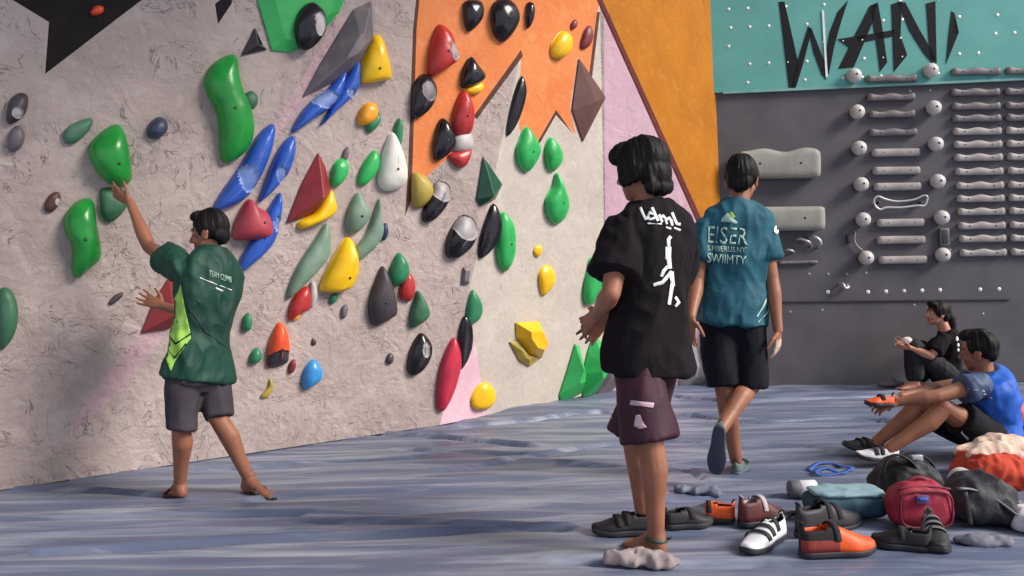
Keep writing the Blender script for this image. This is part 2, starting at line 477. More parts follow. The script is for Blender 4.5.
# ------------------------------------------------------------------ climbing holds
HM = {}
def hm(key):
    if key in HM: return HM[key]
    T = dict(green=((28, 142, 52), (20, 120, 44), .32), dgreen=((22, 74, 52), (16, 58, 42), .3), pgreen=((104, 132, 112), (128, 146, 132), .55), fgreen=((62, 112, 84), (92, 130, 108), .5),
             lgreen=((44, 168, 84), (34, 148, 74), .35), mgreen=((40, 122, 82), (30, 104, 70), .4), tgreen=((44, 96, 66), (70, 110, 86), .55),
             blue=((40, 84, 176), (30, 66, 150), .3), sblue=((56, 138, 200), (40, 116, 180), .35), nblue=((56, 64, 88), (44, 50, 72), .4), bwash=((92, 118, 180), (140, 152, 190), .45),
             red=((176, 44, 42), (150, 34, 36), .34), maroon=((134, 36, 42), (112, 30, 36), .45), rose=((164, 58, 70), (146, 48, 60), .5), orange=((224, 82, 36), (206, 66, 30), .4), magenta=((186, 40, 66), (160, 34, 56), .35),
             yellow=((234, 184, 14), (220, 166, 12), .35), olive=((158, 136, 52), (178, 158, 80), .5), amber=((232, 156, 24), (212, 138, 24), .4),
             black=((22, 18, 24), (34, 28, 34), .22), char=((56, 48, 54), (74, 66, 70), .5), grey=((132, 126, 130), (164, 158, 160), .5), vgrey=((96, 88, 94), (118, 108, 112), .55), lgrey=((168, 160, 160), (190, 184, 182), .6),
             white=((218, 214, 204), (200, 196, 188), .5), brown=((88, 52, 44), (76, 44, 38), .55), dred=((120, 40, 44), (98, 34, 38), .5))
    c, c2, r = T[key]
    HM[key] = mat('hold ' + key, c, r, c2, 9, .45, .75, bump=.12, bscale=70, spec=.55, bdist=.004)
    return HM[key]
def facet_of(x, y):
    for q, P in facets:
        if in_poly(x, y, P): return q
    return PA
def midline(P, M=5, frac=.62):
    c = sum(P, V((0, 0))) / len(P)
    xx = sum((p.x - c.x) ** 2 for p in P); yy = sum((p.y - c.y) ** 2 for p in P); xy = sum((p.x - c.x) * (p.y - c.y) for p in P)
    a = .5 * math.atan2(2 * xy, xx - yy); d = V((math.cos(a), math.sin(a))); e = V((-d.y, d.x))
    ts = [(p - c).dot(d) for p in P]; t0, t1 = min(ts), max(ts)
    ws = [(p - c).dot(e) for p in P]; ratio = (max(ws) - min(ws)) / (t1 - t0 + 1e-9)
    f = max(0, 1 - ratio) * .95
    mid = (t0 + t1) / 2; h = (t1 - t0) / 2 * f
    out = []
    for k in range(M):
        t = mid - h + 2 * h * k / (M - 1)
        cr = []
        for i in range(len(P)):
            u, v = (P[i] - c), (P[(i + 1) % len(P)] - c)
            a0, a1 = u.dot(d) - t, v.dot(d) - t
            if (a0 > 0) != (a1 > 0):
                s = a0 / (a0 - a1); cr.append((u + (v - u) * s).dot(e))
        w = (min(cr) + max(cr)) / 2 if cr else 0
        out.append(c + d * t + e * w)
    return c, d, t0, t1, mid, h, out
GROUP = 'climbing holds bolted to the leaning wall'
ALLH = []
def hold(label, px, col, dep=.09, kind='dome', patch=None, lean=(0, 0), sharp=.75, name='climbing_hold', pl=None, base=0, cat='climbing hold', grp=GROUP):
    """px: outline in photo pixels, put on the wall plane behind it; patch = (colour, centre px, rx, ry) scooped dual-texture area"""
    cx = sum(p[0] for p in px) / len(px); cy = sum(p[1] for p in px) / len(px)
    pl = pl or facet_of(cx, cy)
    O = pl.hit(cx, cy)
    # the front of a deep hold is seen displaced from its foot on the wall: pull the outline half way back
    Q = []
    for x, y in px:
        h = pl.hit(x, y); Q.append(V(((h - O).dot(pl.u), (h - O).dot(pl.v))))
    view = (CAM - O).normalized(); k = view.dot(pl.n)
    sh = V((view.dot(pl.u) / k, view.dot(pl.v) / k)) * (dep * .35)
    Q = [q - sh for q in Q]
    ld = V(((pl.hit(cx + lean[0], cy + lean[1]) - O).dot(pl.u), (pl.hit(cx + lean[0], cy + lean[1]) - O).dot(pl.v))) if lean != (0, 0) else V((0, 0))
    W3 = lambda q, z: O + pl.u * q.x + pl.v * q.y + pl.n * (z + base + .0025)
    bm = bmesh.new(); flat = kind == 'facet'
    if flat:
        c = sum(Q, V((0, 0))) / len(Q)
        c2 = c + ld
        top = [c2 + (q - c) * sharp * .3 for q in Q] if sharp > 0 else None
        a = [bm.verts.new(W3(q, .0006)) for q in Q]; n = len(a)
        a2 = [bm.verts.new(W3(q, .012)) for q in Q]
        for i in range(n): bm.faces.new((a[i], a[(i + 1) % n], a2[(i + 1) % n], a2[i]))
        if top:
            t = [bm.verts.new(W3(q, dep)) for q in top]
            for i in range(n): bm.faces.new((a2[i], a2[(i + 1) % n], t[(i + 1) % n], t[i]))
            bm.faces.new(t)
        else:
            t = bm.verts.new(W3(c2, dep))
            for i in range(n): bm.faces.new((a2[i], a2[(i + 1) % n], t))
        bm.faces.new(list(reversed(a)))
        es = [e for e in bm.edges if all(f.normal.length >= 0 for f in e.link_faces)]
        bmesh.ops.recalc_face_normals(bm, faces=bm.faces)
        bmesh.ops.bevel(bm, geom=es, offset=min(.008, dep * .1), segments=2, affect='EDGES', profile=.5, clamp_overlap=True)
    else:
        Pq = catmull(Q, 7 if len(Q) < 9 else 5)
        c, d, t0, t1, mid, hh, ml = midline(Pq)
        def spine(q):
            t = (q - c).dot(d)
            if hh < 1e-6: return ml[2] + ld
            s = max(-1, min(1, (t - mid) / ((t1 - t0) / 2 + 1e-9)))
            s = math.sin(s * PI / 2) * .5 + s * .5
            g = (s + 1) / 2 * (len(ml) - 1); i = min(int(g), len(ml) - 2); g -= i
            return ml[i].lerp(ml[i + 1], g) + ld
        tg = [spine(q) for q in Pq]
        K = 9; rings = []
        for r in range(K + 1):
            if r == 0: rings.append([W3(q, .0006) for q in Pq]); continue
            t = (r - 1) / (K - 1) * PI / 2
            s = 1 - math.cos(t) ** (1.0); zq = dep * math.sin(t) ** sharp
            s = s ** 1.15
            if r == K: s = .985
            ring = []
            for q, g in zip(Pq, tg):
                u = q.lerp(g, s)
                # ends of a long hold are lower than its middle
                e = abs(((u - c).dot(d) - mid) / ((t1 - t0) / 2 + 1e-9))
                z = zq * (1 - .45 * e ** 2 * (1 if hh > 1e-6 else 0))
                ring.append(W3(u, z + .004 * fbm(W3(u, 0), 14, 2) * math.sin(t)))
            rings.append(ring)
        add_loft(bm, rings)
    col2 = None; faces2 = []
    bmesh.ops.recalc_face_normals(bm, faces=bm.faces)
    root = None
    if patch:
        if not flat: bmesh.ops.subdivide_edges(bm, edges=bm.edges[:], cuts=1, use_grid_fill=True)
        bm.normal_update()
        pc, (pxx, pyy), rx, ry = patch
        hp = pl.hit(pxx, pyy); pcx, pcy = (hp - O).dot(pl.u), (hp - O).dot(pl.v)
        sc = (pl.hit(pxx + 1, pyy) - hp).length, (pl.hit(pxx, pyy + 1) - hp).length
        RX, RY = rx * sc[0], ry * sc[1]
        ins = []
        for f in bm.faces:
            m_ = f.calc_center_median(); a = (m_ - O).dot(pl.u) + sh.x; b = (m_ - O).dot(pl.v) + sh.y; z = (m_ - O).dot(pl.n)
            if ((a - pcx) / RX) ** 2 + ((b - pcy) / RY) ** 2 < 1 and z > .012: ins.append(f)
        if ins:
            for v in {v for f in ins for v in f.verts}:
                if all(f in ins for f in v.link_faces): v.co -= pl.n * min(.016, dep * .16)
            b2 = bmesh.new(); mp_ = {}
            for f in ins:
                b2.faces.new([mp_.setdefault(v, b2.verts.new(v.co)) if v in mp_ else mp_.setdefault(v, b2.verts.new(v.co)) for v in f.verts])
            bmesh.ops.delete(bm, geom=ins, context='FACES')
            col2 = (pc, b2)
    o = bm_obj(name, bm, hm(col), None, smooth=not flat, recalc=False)
    o.data.transform(Matrix.Translation(-O)); o.location = O
    tag(o, label, cat, grp)
    if col2:
        g = bm_obj('grip_patch', col2[1], hm(col2[0]), o, smooth=True, recalc=False)
        g.data.transform(Matrix.Translation(-O))
        g['label'] = 'dull worn patch' if col2[0] in ('grey', 'vgrey', 'lgrey') else 'worn pale patch'
    # fixing bolt, sunk in the face of the larger holds
    if dep >= .085 and not flat:
        dg = BVHTree.FromPolygons([v.co[:] for v in o.data.vertices], [p.vertices[:] for p in o.data.polygons])
        src = ld.x * pl.u + ld.y * pl.v - sh.x * pl.u - sh.y * pl.v
        h = dg.ray_cast(src + pl.n * .8, -pl.n)
        if h[0] is not None:
            b3 = bmesh.new(); x, y = frame(h[1])
            pts = [h[0] + h[1] * z for z in (-.004, .0015, .0015, -.002)]
            rings = [[p + (x * math.cos(2 * PI * i / 10) + y * math.sin(2 * PI * i / 10)) * r for i in range(10)] for p, r in zip(pts, (.009, .009, .006, .005))]
            add_loft(b3, rings)
            bm_obj('bolt', b3, mat('dark bolt', (70, 68, 70), .45, metal=.4), o)
    ALLH.append(o)
    return o
def ell_px(cx, cy, rx, ry, rot=0, n=10, egg=0):
    a = math.radians(rot); out = []
    for i in range(n):
        t = 2 * PI * i / n; u = rx * math.cos(t) * (1 + egg * math.sin(t)); v = ry * math.sin(t)
        out.append((cx + u * math.cos(a) - v * math.sin(a), cy + u * math.sin(a) + v * math.cos(a)))
    return out
H = hold
# --- left part of the wall
H('long bright green S-curved hold high on the grey wall above the climber', [(226, 55), (233, 58), (235, 76), (239, 92), (247, 112), (249, 134), (243, 150), (232, 160), (222, 163), (217, 154), (216, 130), (212, 110), (203, 92), (202, 78), (210, 64)], 'green', .14)
H('bright green pear-shaped hold gripped from below by the raised hand of the climber', [(114, 124), (121, 131), (125, 146), (128, 166), (128, 180), (120, 186), (108, 184), (95, 172), (87, 156), (88, 144), (100, 131)], 'green', .15, lean=(2, 6))
H('dark green stub-like hold right under the hand of the climber', [(101, 188), (124, 190), (126, 204), (118, 216), (108, 222), (101, 216), (99, 200)], 'tgreen', .06)
H('bright green bent hold at left, below and left of the gripped one', [(82, 198), (91, 200), (94, 222), (98, 245), (97, 258), (86, 268), (75, 277), (70, 268), (70, 246), (63, 230), (63, 216), (72, 203)], 'green', .14)
H('small faded green oval hold at upper left under the black paint', [(62, 138), (64, 130), (74, 123), (88, 118), (92, 122), (86, 133), (74, 143), (66, 144)], 'fgreen', .06)
H('small navy blue knob hold alone on the bare grey plaster', [(146, 136), (148, 124), (157, 117), (165, 121), (165, 131), (156, 139)], 'nblue', .07)
H('small dark teal knob beside the long green S-curved hold', [(242, 96), (250, 91), (256, 97), (254, 107), (246, 111), (242, 105)], 'tgreen', .05)
H('small dark brown chip hold at far left with a pale spot', [(44, 204), (50, 194), (58, 192), (60, 200), (54, 210), (46, 212)], 'brown', .04, patch=('lgrey', (57, 201), 3, 4))
H('dark grey rounded hold at the left edge of the wall with a pale patch', [(6, 112), (10, 99), (20, 93), (27, 97), (26, 110), (20, 119), (8, 124)], 'char', .08, patch=('lgrey', (16, 113), 6, 6))
H('pale grey rounded hold at the left edge, lower of two together', [(7, 140), (12, 128), (20, 126), (24, 136), (20, 148), (9, 152)], 'vgrey', .07)
H('dark green hold cut by the left edge of the photo at mid height', [(-2, 292), (10, 289), (17, 305), (16, 325), (8, 342), (-2, 345)], 'tgreen', .08)
H('tiny brown flake hold on bare plaster left of the lowered hand', [(108, 303), (113, 296), (122, 292), (121, 297), (112, 304)], 'char', .02)
H('tiny orange hold over the black paint at top left', [(90, 12), (96, 6), (103, 8), (101, 14), (93, 16)], 'orange', .04)
H('dark red wedge volume behind the lowered hand of the climber', [(181, 270), (184, 318), (166, 328), (139, 332), (152, 300), (166, 278)], 'maroon', .10, 'facet', sharp=0, lean=(4, 8))
# --- top: green and grey volumes
H('flat green triangular volume at the top edge carrying a black hold', [(250, -20), (350, -20), (338, 12), (318, 36), (290, 53), (270, 51)], 'lgreen', .05, 'facet', sharp=2.2, name='wall_volume', cat='climbing volume')
H('black egg hold with a grey scoop mounted on the green triangular volume', [(292, 46), (289, 28), (296, 10), (308, 4), (318, 14), (319, 32), (310, 46), (300, 52)], 'black', .09, patch=('lgrey', (311, 26), 6, 12), base=.05)
H('small black triangular volume left of the green one at the top', [(254, 28), (262, 46), (266, 50), (240, 56)], 'black', .03, 'facet', sharp=0, name='wall_volume', cat='climbing volume')
H('long dark grey blade-shaped volume pointing down left from the top edge', [(350, 10), (368, 2), (370, 40), (356, 64), (336, 80), (299, 98), (316, 66)], 'vgrey', .13, 'facet', sharp=.9, name='wall_volume', cat='climbing volume', lean=(4, -2))
H('bright yellow bell-shaped hold right of the dark grey blade volume', [(370, 36), (377, 37), (382, 56), (386, 78), (376, 82), (360, 84), (356, 78), (360, 58), (366, 44)], 'yellow', .11, lean=(0, 8))
H('small amber knob with a green hold tucked under it', [(355, 122), (358, 110), (364, 103), (373, 104), (375, 114), (370, 122), (360, 126)], 'amber', .07)
H('small green hold tucked under the amber knob', [(363, 124), (370, 118), (377, 112), (378, 120), (374, 128), (367, 133)], 'mgreen', .05)
H('blue blade hold, left of the upper pair beneath the grey volume', [(290, 133), (296, 117), (308, 102), (326, 88), (342, 70), (341, 86), (334, 102), (312, 118)], 'blue', .08, patch=('bwash', (320, 99), 14, 10))
H('blue blade hold, right of the upper pair beneath the grey volume', [(318, 126), (326, 110), (340, 84), (355, 60), (356, 82), (350, 96), (334, 110)], 'blue', .08, patch=('bwash', (345, 93), 5, 5))
H('longest blue blade hold, touching the head of the climber', [(271, 124), (271, 138), (262, 166), (246, 194), (228, 206), (211, 210), (219, 192), (236, 168), (252, 140), (262, 128)], 'blue', .10, patch=('bwash', (243, 178), 10, 14))
H('blue blade hold just right of the longest blue one', [(291, 136), (292, 150), (285, 172), (270, 190), (256, 202), (262, 184), (271, 160), (281, 142)], 'blue', .09, patch=('bwash', (276, 174), 6, 9))
H('blue blade hold below the rose cone right of the head of the climber', [(278, 192), (278, 214), (270, 242), (251, 262), (235, 274), (237, 260), (252, 234), (266, 208)], 'blue', .09, patch=('bwash', (272, 222), 5, 8))
H('rose red cone hold overlapping the lower blue blade', [(246, 198), (253, 205), (266, 213), (272, 224), (267, 236), (246, 239), (230, 238), (231, 224), (239, 206)], 'rose', .13, lean=(6, 0))
H('tall dark red shark-tooth volume in the middle of the grey wall', [(315, 152), (322, 166), (328, 192), (310, 214), (283, 223), (298, 184)], 'maroon', .13, 'facet', sharp=0, lean=(4, 8))
H('yellow wedge hold peeking out under the dark red shark-tooth volume', [(327, 190), (332, 198), (333, 211), (320, 220), (299, 229), (296, 222), (312, 212)], 'yellow', .08)
H('small bright green ribbed hold left of the pair over the grey green holds', [(329, 176), (332, 164), (340, 158), (346, 164), (344, 176), (336, 186), (329, 185)], 'lgreen', .06)
H('small bright green ribbed hold just left of the white shield', [(356, 184), (358, 170), (366, 156), (373, 150), (377, 158), (374, 172), (364, 184)], 'lgreen', .06)
H('narrow green sliver hold above the white shield', [(392, 146), (392, 130), (397, 118), (400, 126), (399, 142), (395, 149)], 'mgreen', .05)
H('large off-white shield-shaped hold', [(388, 132), (396, 146), (402, 168), (402, 182), (392, 190), (380, 190), (375, 180), (378, 158)], 'white', .10)
H('tiny grey chip left of the bright green ribbed holds', [(341, 158), (343, 150), (347, 147), (347, 156), (344, 161)], 'vgrey', .03)
H('pale grey green leaf hold in the middle, smaller of three alike', [(354, 192), (362, 204), (366, 214), (356, 230), (345, 233), (344, 214)], 'pgreen', .09)
H('pale grey green blade hold right of the large yellow hold', [(377, 198), (378, 214), (380, 232), (371, 248), (354, 261), (352, 250), (364, 232), (371, 214)], 'pgreen', .07)
H('long pale grey green blade hold left of the large yellow hold', [(325, 222), (327, 250), (318, 266), (300, 285), (286, 298), (286, 288), (296, 264), (314, 236)], 'pgreen', .08)
H('tiny navy peg by the pale grey green blade', [(380, 238), (381, 226), (385, 223), (386, 233), (383, 240)], 'nblue', .04)
H('large bright yellow teardrop hold in the middle of the grey wall', [(343, 236), (350, 246), (352, 265), (346, 284), (336, 290), (318, 290), (318, 280), (330, 256)], 'yellow', .13, lean=(3, 6))
H('red wedge hold below the large yellow teardrop', [(305, 285), (308, 296), (306, 308), (296, 313), (288, 320), (287, 308), (293, 294)], 'red', .07)
H('pale grey hold beside the red wedge below the yellow teardrop', [(308, 284), (313, 281), (315, 296), (311, 306), (307, 306)], 'lgrey', .05)
H('tiny orange sliver below the red wedge', [(291, 318), (298, 313), (300, 315), (293, 320)], 'amber', .03)
H('tall charcoal tombstone hold in the middle of the wall', [(380, 265), (388, 284), (393, 310), (386, 318), (372, 325), (367, 318), (366, 300), (373, 278)], 'char', .10)
H('medium green egg hold right of the tall charcoal one', [(396, 252), (403, 260), (405, 271), (400, 282), (390, 285), (386, 276), (390, 262)], 'mgreen', .08)
H('small red hold tucked under the medium green egg', [(398, 286), (405, 272), (411, 278), (412, 290), (407, 301), (398, 297)], 'red', .06)
H('dark green tooth hold right of the small red one', [(416, 290), (425, 308), (423, 318), (409, 327), (407, 318), (411, 300)], 'tgreen', .08)
H('tiny green dot hold under the large yellow teardrop', [(328, 302), (330, 295), (336, 293), (336, 299), (331, 304)], 'mgreen', .03)
H('tiny grey spike hold left of the tall charcoal one', [(340, 316), (341, 307), (346, 304), (346, 312), (343, 318)], 'vgrey', .03)
H('tiny dark peg below the large yellow teardrop', [(311, 342), (312, 338), (315, 340), (315, 344), (312, 345)], 'char', .02)
H('small green foothold to the right of the green shirt of the climber', [(241, 328), (242, 317), (247, 312), (250, 318), (249, 328), (243, 331)], 'mgreen', .05)
H('small green foothold left of the orange and grey hold', [(248, 358), (251, 350), (257, 347), (260, 354), (257, 361), (249, 363)], 'mgreen', .05)
H('orange hold with a dark grey lower half, low on the wall', [(277, 321), (284, 330), (286, 350), (284, 362), (266, 366), (265, 354), (269, 335)], 'orange', .09, patch=('char', (276, 358), 12, 12))
H('tiny dark red foothold right of the orange and grey hold', [(287, 371), (289, 362), (294, 359), (294, 368), (290, 373)], 'dred', .03)
H('tiny olive hook-shaped foothold lowest on the left half', [(260, 395), (267, 386), (269, 378), (272, 384), (269, 394), (262, 398)], 'olive', .03)
H('sky blue egg foothold low on the wall', [(312, 358), (319, 367), (318, 378), (308, 386), (302, 388), (300, 378), (304, 365)], 'sblue', .07)
H('tiny dark grey foothold between the blue egg and the black oval', [(385, 361), (387, 354), (391, 353), (392, 359), (389, 364)], 'char', .03)
H('black oval hold low on the wall with a pale scar', [(418, 332), (427, 340), (428, 352), (420, 368), (410, 375), (405, 368), (408, 348)], 'black', .08, patch=('grey', (420, 347), 4, 8))
H('long magenta pill hold low on the wall next to the pink paint', [(450, 337), (456, 346), (457, 364), (450, 390), (441, 409), (435, 408), (434, 394), (438, 364)], 'magenta', .08)
H('medium green hold above the black sliver near the pink paint', [(470, 289), (478, 304), (476, 318), (466, 325), (463, 318), (465, 302)], 'mgreen', .06)
H('narrow black sliver hold beside the long magenta pill', [(462, 315), (468, 322), (468, 344), (462, 362), (456, 369), (455, 350), (457, 328)], 'black', .06)
H('flat dark rectangular peg on the seam of the wall', [(460, 284), (462, 267), (469, 266), (467, 284)], 'vgrey', .03, 'facet', sharp=2)
# --- orange part
H('red hold with a pale scoop, upper left on the orange paint', [(435, 25), (444, 31), (450, 48), (452, 60), (443, 68), (430, 77), (424, 75), (425, 54), (429, 36)], 'red', .12, patch=('grey', (446, 52), 6, 10))
H('black oval hold with a grey scoop straddling the dark edge of the orange paint', [(420, 74), (429, 80), (432, 92), (426, 108), (414, 119), (408, 116), (408, 98), (412, 82)], 'black', .10, patch=('vgrey', (422, 91), 8, 11))
H('small black spade hold cut by the top edge, left of two on the orange', [(462, 2), (478, 2), (479, 16), (472, 28), (465, 32), (461, 20)], 'black', .08)
H('large black spade hold at the top edge in the orange paint', [(490, 4), (500, -2), (510, 4), (514, 18), (508, 34), (499, 43), (490, 34), (487, 18)], 'black', .10)
H('narrow black sliver hold at the top edge right of the spades', [(525, 4), (531, 4), (531, 16), (526, 29), (524, 20)], 'black', .05)
H('black spade hold in the middle of the orange paint', [(468, 57), (475, 66), (482, 76), (474, 84), (459, 88), (458, 76), (462, 64)], 'black', .09)
H('small yellow hold half hidden under the black spade on the orange', [(463, 90), (470, 85), (480, 83), (481, 89), (474, 94), (465, 94)], 'yellow', .05)
H('red bottle-shaped hold below the black spade on the orange', [(460, 90), (467, 100), (469, 118), (466, 134), (456, 137), (450, 132), (449, 118), (454, 100)], 'red', .09)
H('pale grey hold under the red bottle-shaped one', [(452, 137), (466, 132), (471, 142), (468, 150), (452, 151)], 'lgrey', .06)
H('red triangular hold under the pale grey one at the bottom of the orange', [(446, 156), (456, 151), (469, 149), (463, 165), (455, 167)], 'red', .06)
H('black hold left of the red bottle at the lower edge of the orange', [(440, 118), (447, 128), (451, 144), (440, 158), (432, 160), (430, 146), (434, 126)], 'black', .09)
H('slim black crescent hold along the white peak in the orange paint', [(519, 76), (523, 88), (520, 106), (512, 126), (505, 136), (505, 124), (511, 96)], 'black', .05)
H('yellow knob at the top right of the orange paint', [(547, 52), (549, 42), (558, 31), (567, 37), (566, 48), (559, 57), (550, 58)], 'yellow', .08)
H('small red hold right of the yellow knob at the top', [(578, 47), (582, 30), (588, 26), (589, 38), (584, 48)], 'dred', .05)
H('tiny red dot hold left of the small red one at the top', [(569, 26), (571, 21), (575, 20), (574, 27), (570, 30)], 'dred', .03)
H('flat dark brown diamond volume at the right end of the orange paint', [(576, 58), (603, 97), (580, 142), (569, 110)], 'brown', .06, 'facet', sharp=0, name='wall_volume', cat='climbing volume', lean=(6, 0))
# --- middle: below the orange
H('olive yellow hold at the bottom tip of the orange paint', [(411, 172), (424, 178), (429, 192), (420, 206), (411, 206), (409, 190)], 'olive', .08)
H('black and grey oval right of the olive yellow hold', [(434, 182), (443, 182), (447, 192), (440, 208), (428, 221), (420, 220), (421, 206), (428, 192)], 'black', .09, patch=('grey', (437, 191), 10, 10))
H('large black and grey egg hold in the middle of the wall', [(460, 214), (470, 219), (472, 232), (464, 248), (452, 258), (443, 255), (443, 240), (450, 224)], 'black', .11, patch=('grey', (460, 227), 12, 12))
H('dark green pyramid hold below the red triangle', [(480, 156), (499, 184), (492, 199), (477, 206), (473, 199)], 'dgreen', .10, 'facet', sharp=0, lean=(0, 6))
H('black crescent hold left of the long green pill', [(490, 203), (496, 214), (496, 232), (488, 248), (477, 258), (476, 244), (482, 220)], 'black', .07)
H('long bright green pill hold in the middle of the wall', [(499, 211), (507, 222), (509, 244), (507, 260), (501, 271), (494, 262), (492, 242), (494, 222)], 'lgreen', .09)
H('bright green teardrop hold, left of the pair under the zigzag of the orange', [(522, 126), (530, 138), (534, 150), (528, 166), (522, 172), (514, 164), (512, 150), (516, 138)], 'lgreen', .09)
H('bright green teardrop hold, right of the pair under the zigzag of the orange', [(546, 137), (554, 146), (557, 160), (550, 171), (544, 168), (541, 152)], 'lgreen', .08)
H('bright green teardrop hold below the pair, pointed at the top', [(552, 172), (558, 188), (562, 204), (559, 218), (551, 224), (543, 216), (541, 200), (548, 186)], 'lgreen', .10)
H('tiny yellow foothold above the yellow knobbly one', [(532, 252), (534, 246), (539, 245), (540, 252), (536, 257)], 'yellow', .03)
H('small yellow knobbly hold above the faceted yellow block', [(536, 276), (541, 265), (548, 266), (551, 278), (546, 291), (539, 294)], 'yellow', .06)
H('faceted yellow block hold with a grey underside', [(511, 321), (534, 320), (544, 342), (537, 357), (524, 353), (512, 336)], 'yellow', .12, 'facet', sharp=1.7, lean=(-2, -2))
H('olive grey wedge forming the underside of the faceted yellow block', [(507, 341), (514, 340), (527, 355), (537, 358), (527, 366), (517, 360)], 'olive', .05, 'facet', sharp=1.2)
H('yellow half-moon foothold lowest beside the pink paint', [(468, 399), (474, 386), (482, 381), (490, 388), (492, 397), (486, 406), (472, 408)], 'yellow', .07)
H('bright green hold behind the elbow of the person in the black shirt', [(588, 256), (602, 270), (604, 284), (596, 298), (582, 304), (579, 290), (583, 270)], 'lgreen', .10)
H('tall green shard volume at the foot of the wall, left of two joined', [(570, 342), (574, 344), (578, 362), (576, 392), (556, 402), (554, 394), (563, 366)], 'lgreen', .14, 'facet', sharp=.8)
H('tall green shard volume at the foot of the wall, right of two joined', [(588, 332), (596, 340), (598, 372), (590, 392), (577, 396), (577, 372), (582, 350)], 'lgreen', .16, 'facet', sharp=.8)
H('dark grey wedge at the foot of the wall beside the green shards', [(600, 346), (607, 344), (614, 390), (592, 396), (596, 374)], 'vgrey', .10, 'facet', sharp=.6, pl=PB)
H('pale pinkish boulder volume at the foot of the wall behind the two standing people', [(684, 344), (692, 340), (706, 372), (712, 388), (676, 392), (678, 366)], 'lgrey', .10, 'facet', sharp=.7, pl=PB2, name='wall_volume', cat='climbing volume')

# ------------------------------------------------------------------ training board: rungs, balls, pinch blocks
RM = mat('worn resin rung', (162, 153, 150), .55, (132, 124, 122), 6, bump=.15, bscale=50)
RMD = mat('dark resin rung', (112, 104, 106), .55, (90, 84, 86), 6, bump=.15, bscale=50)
BMt = mat('grey ball grip', (198, 192, 188), .5, (164, 158, 156), 9, bump=.2, bscale=60)
def D0(x, y, off=0): return Dpt(x, y, off)
def rung(x0, x1, y0, y1, h, dep, m_, label, grp, waves=2, off=0):
    """bar with a shaped top edge and two screws"""
    a, b = D0(x0, y0), D0(x1, y1); c = (a + b) / 2; d = (b - a); Ln = d.length; d.normalize()
    n = PD.n; z = n.cross(d).normalized()
    if z.z < 0: z = -z
    bm = bmesh.new(); rings = []
    K = 22
    for i in range(K + 1):
        t = i / K; e = min(1, min(t, 1 - t) / .06); e = math.sqrt(max(0, 1 - (1 - e) ** 2)) * .35 + .65
        w = 1 + .28 * (math.cos(2 * PI * waves * (t - .5)) if waves else 0) * (1 if .04 < t < .96 else .6)
        hh = h * e; dd = dep * e * (.82 + .18 * w)
        P = a + d * Ln * t
        ring = []
        for k in range(12):
            q = 2 * PI * k / 12; ca, sa = math.cos(q), math.sin(q)
            x = (abs(ca) ** .6) * (1 if ca > 0 else -1); y = (abs(sa) ** .6) * (1 if sa > 0 else -1)
            yy = y * hh * (w if y > 0 else 1)
            ring.append(P + n * (dd * (x * .5 + .5) - .002 + off) + z * yy)
        rings.append(ring)
    add_loft(bm, rings)
    o = bm_obj('campus_rung', bm, m_); recenter(o, c)
    tag(o, label, 'climbing rung', grp)
    if x1 - x0 > 30:
        for t in (.22, .78):
            b2 = bmesh.new(); P = d * Ln * (t - .5) + n * (dep * .93 + off)
            disc(b2, P + n * .001, n, .008, 0, 8, .5)
            bm_obj('screw', b2, mat('rung screw', (70, 66, 68), .35, metal=.8), o, recalc=False)
    return o
ords = ['topmost', 'second', 'third', 'fourth', 'fifth', 'sixth', 'seventh', 'eighth', 'ninth', 'tenth', 'eleventh', 'twelfth', 'thirteenth', 'fourteenth']
mid = [(864, 915, 80), (866, 914, 98), (868, 914, 115), (868, 916, 133), (871, 919, 153), (872, 919, 171), (873, 920, 187), (876, 923, 223), (876, 924, 240), (878, 926, 260)]
for i, (x0, x1, y) in enumerate(mid):
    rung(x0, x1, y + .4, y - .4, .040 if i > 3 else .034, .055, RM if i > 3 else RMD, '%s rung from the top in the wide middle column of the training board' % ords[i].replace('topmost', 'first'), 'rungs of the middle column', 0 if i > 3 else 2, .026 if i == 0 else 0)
ry = [73, 93, 107, 119, 132, 145, 158, 172, 186, 199, 212, 226, 239, 253]
for i, y in enumerate(ry):
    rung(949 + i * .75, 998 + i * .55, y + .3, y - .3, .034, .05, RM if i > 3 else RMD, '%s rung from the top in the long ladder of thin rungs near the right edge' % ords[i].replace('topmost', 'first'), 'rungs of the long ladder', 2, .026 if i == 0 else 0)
for i, y in enumerate(ry):
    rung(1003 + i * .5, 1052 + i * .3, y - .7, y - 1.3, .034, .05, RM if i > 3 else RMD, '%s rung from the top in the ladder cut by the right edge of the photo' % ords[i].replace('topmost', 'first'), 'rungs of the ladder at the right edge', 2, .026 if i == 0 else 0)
balls = [('left', [(852, 77), (855, 113), (857, 149), (859, 185), (861, 220), (864, 258)]), ('right', [(928, 72), (931, 109), (933, 145), (935, 182), (939, 218), (940, 255)])]
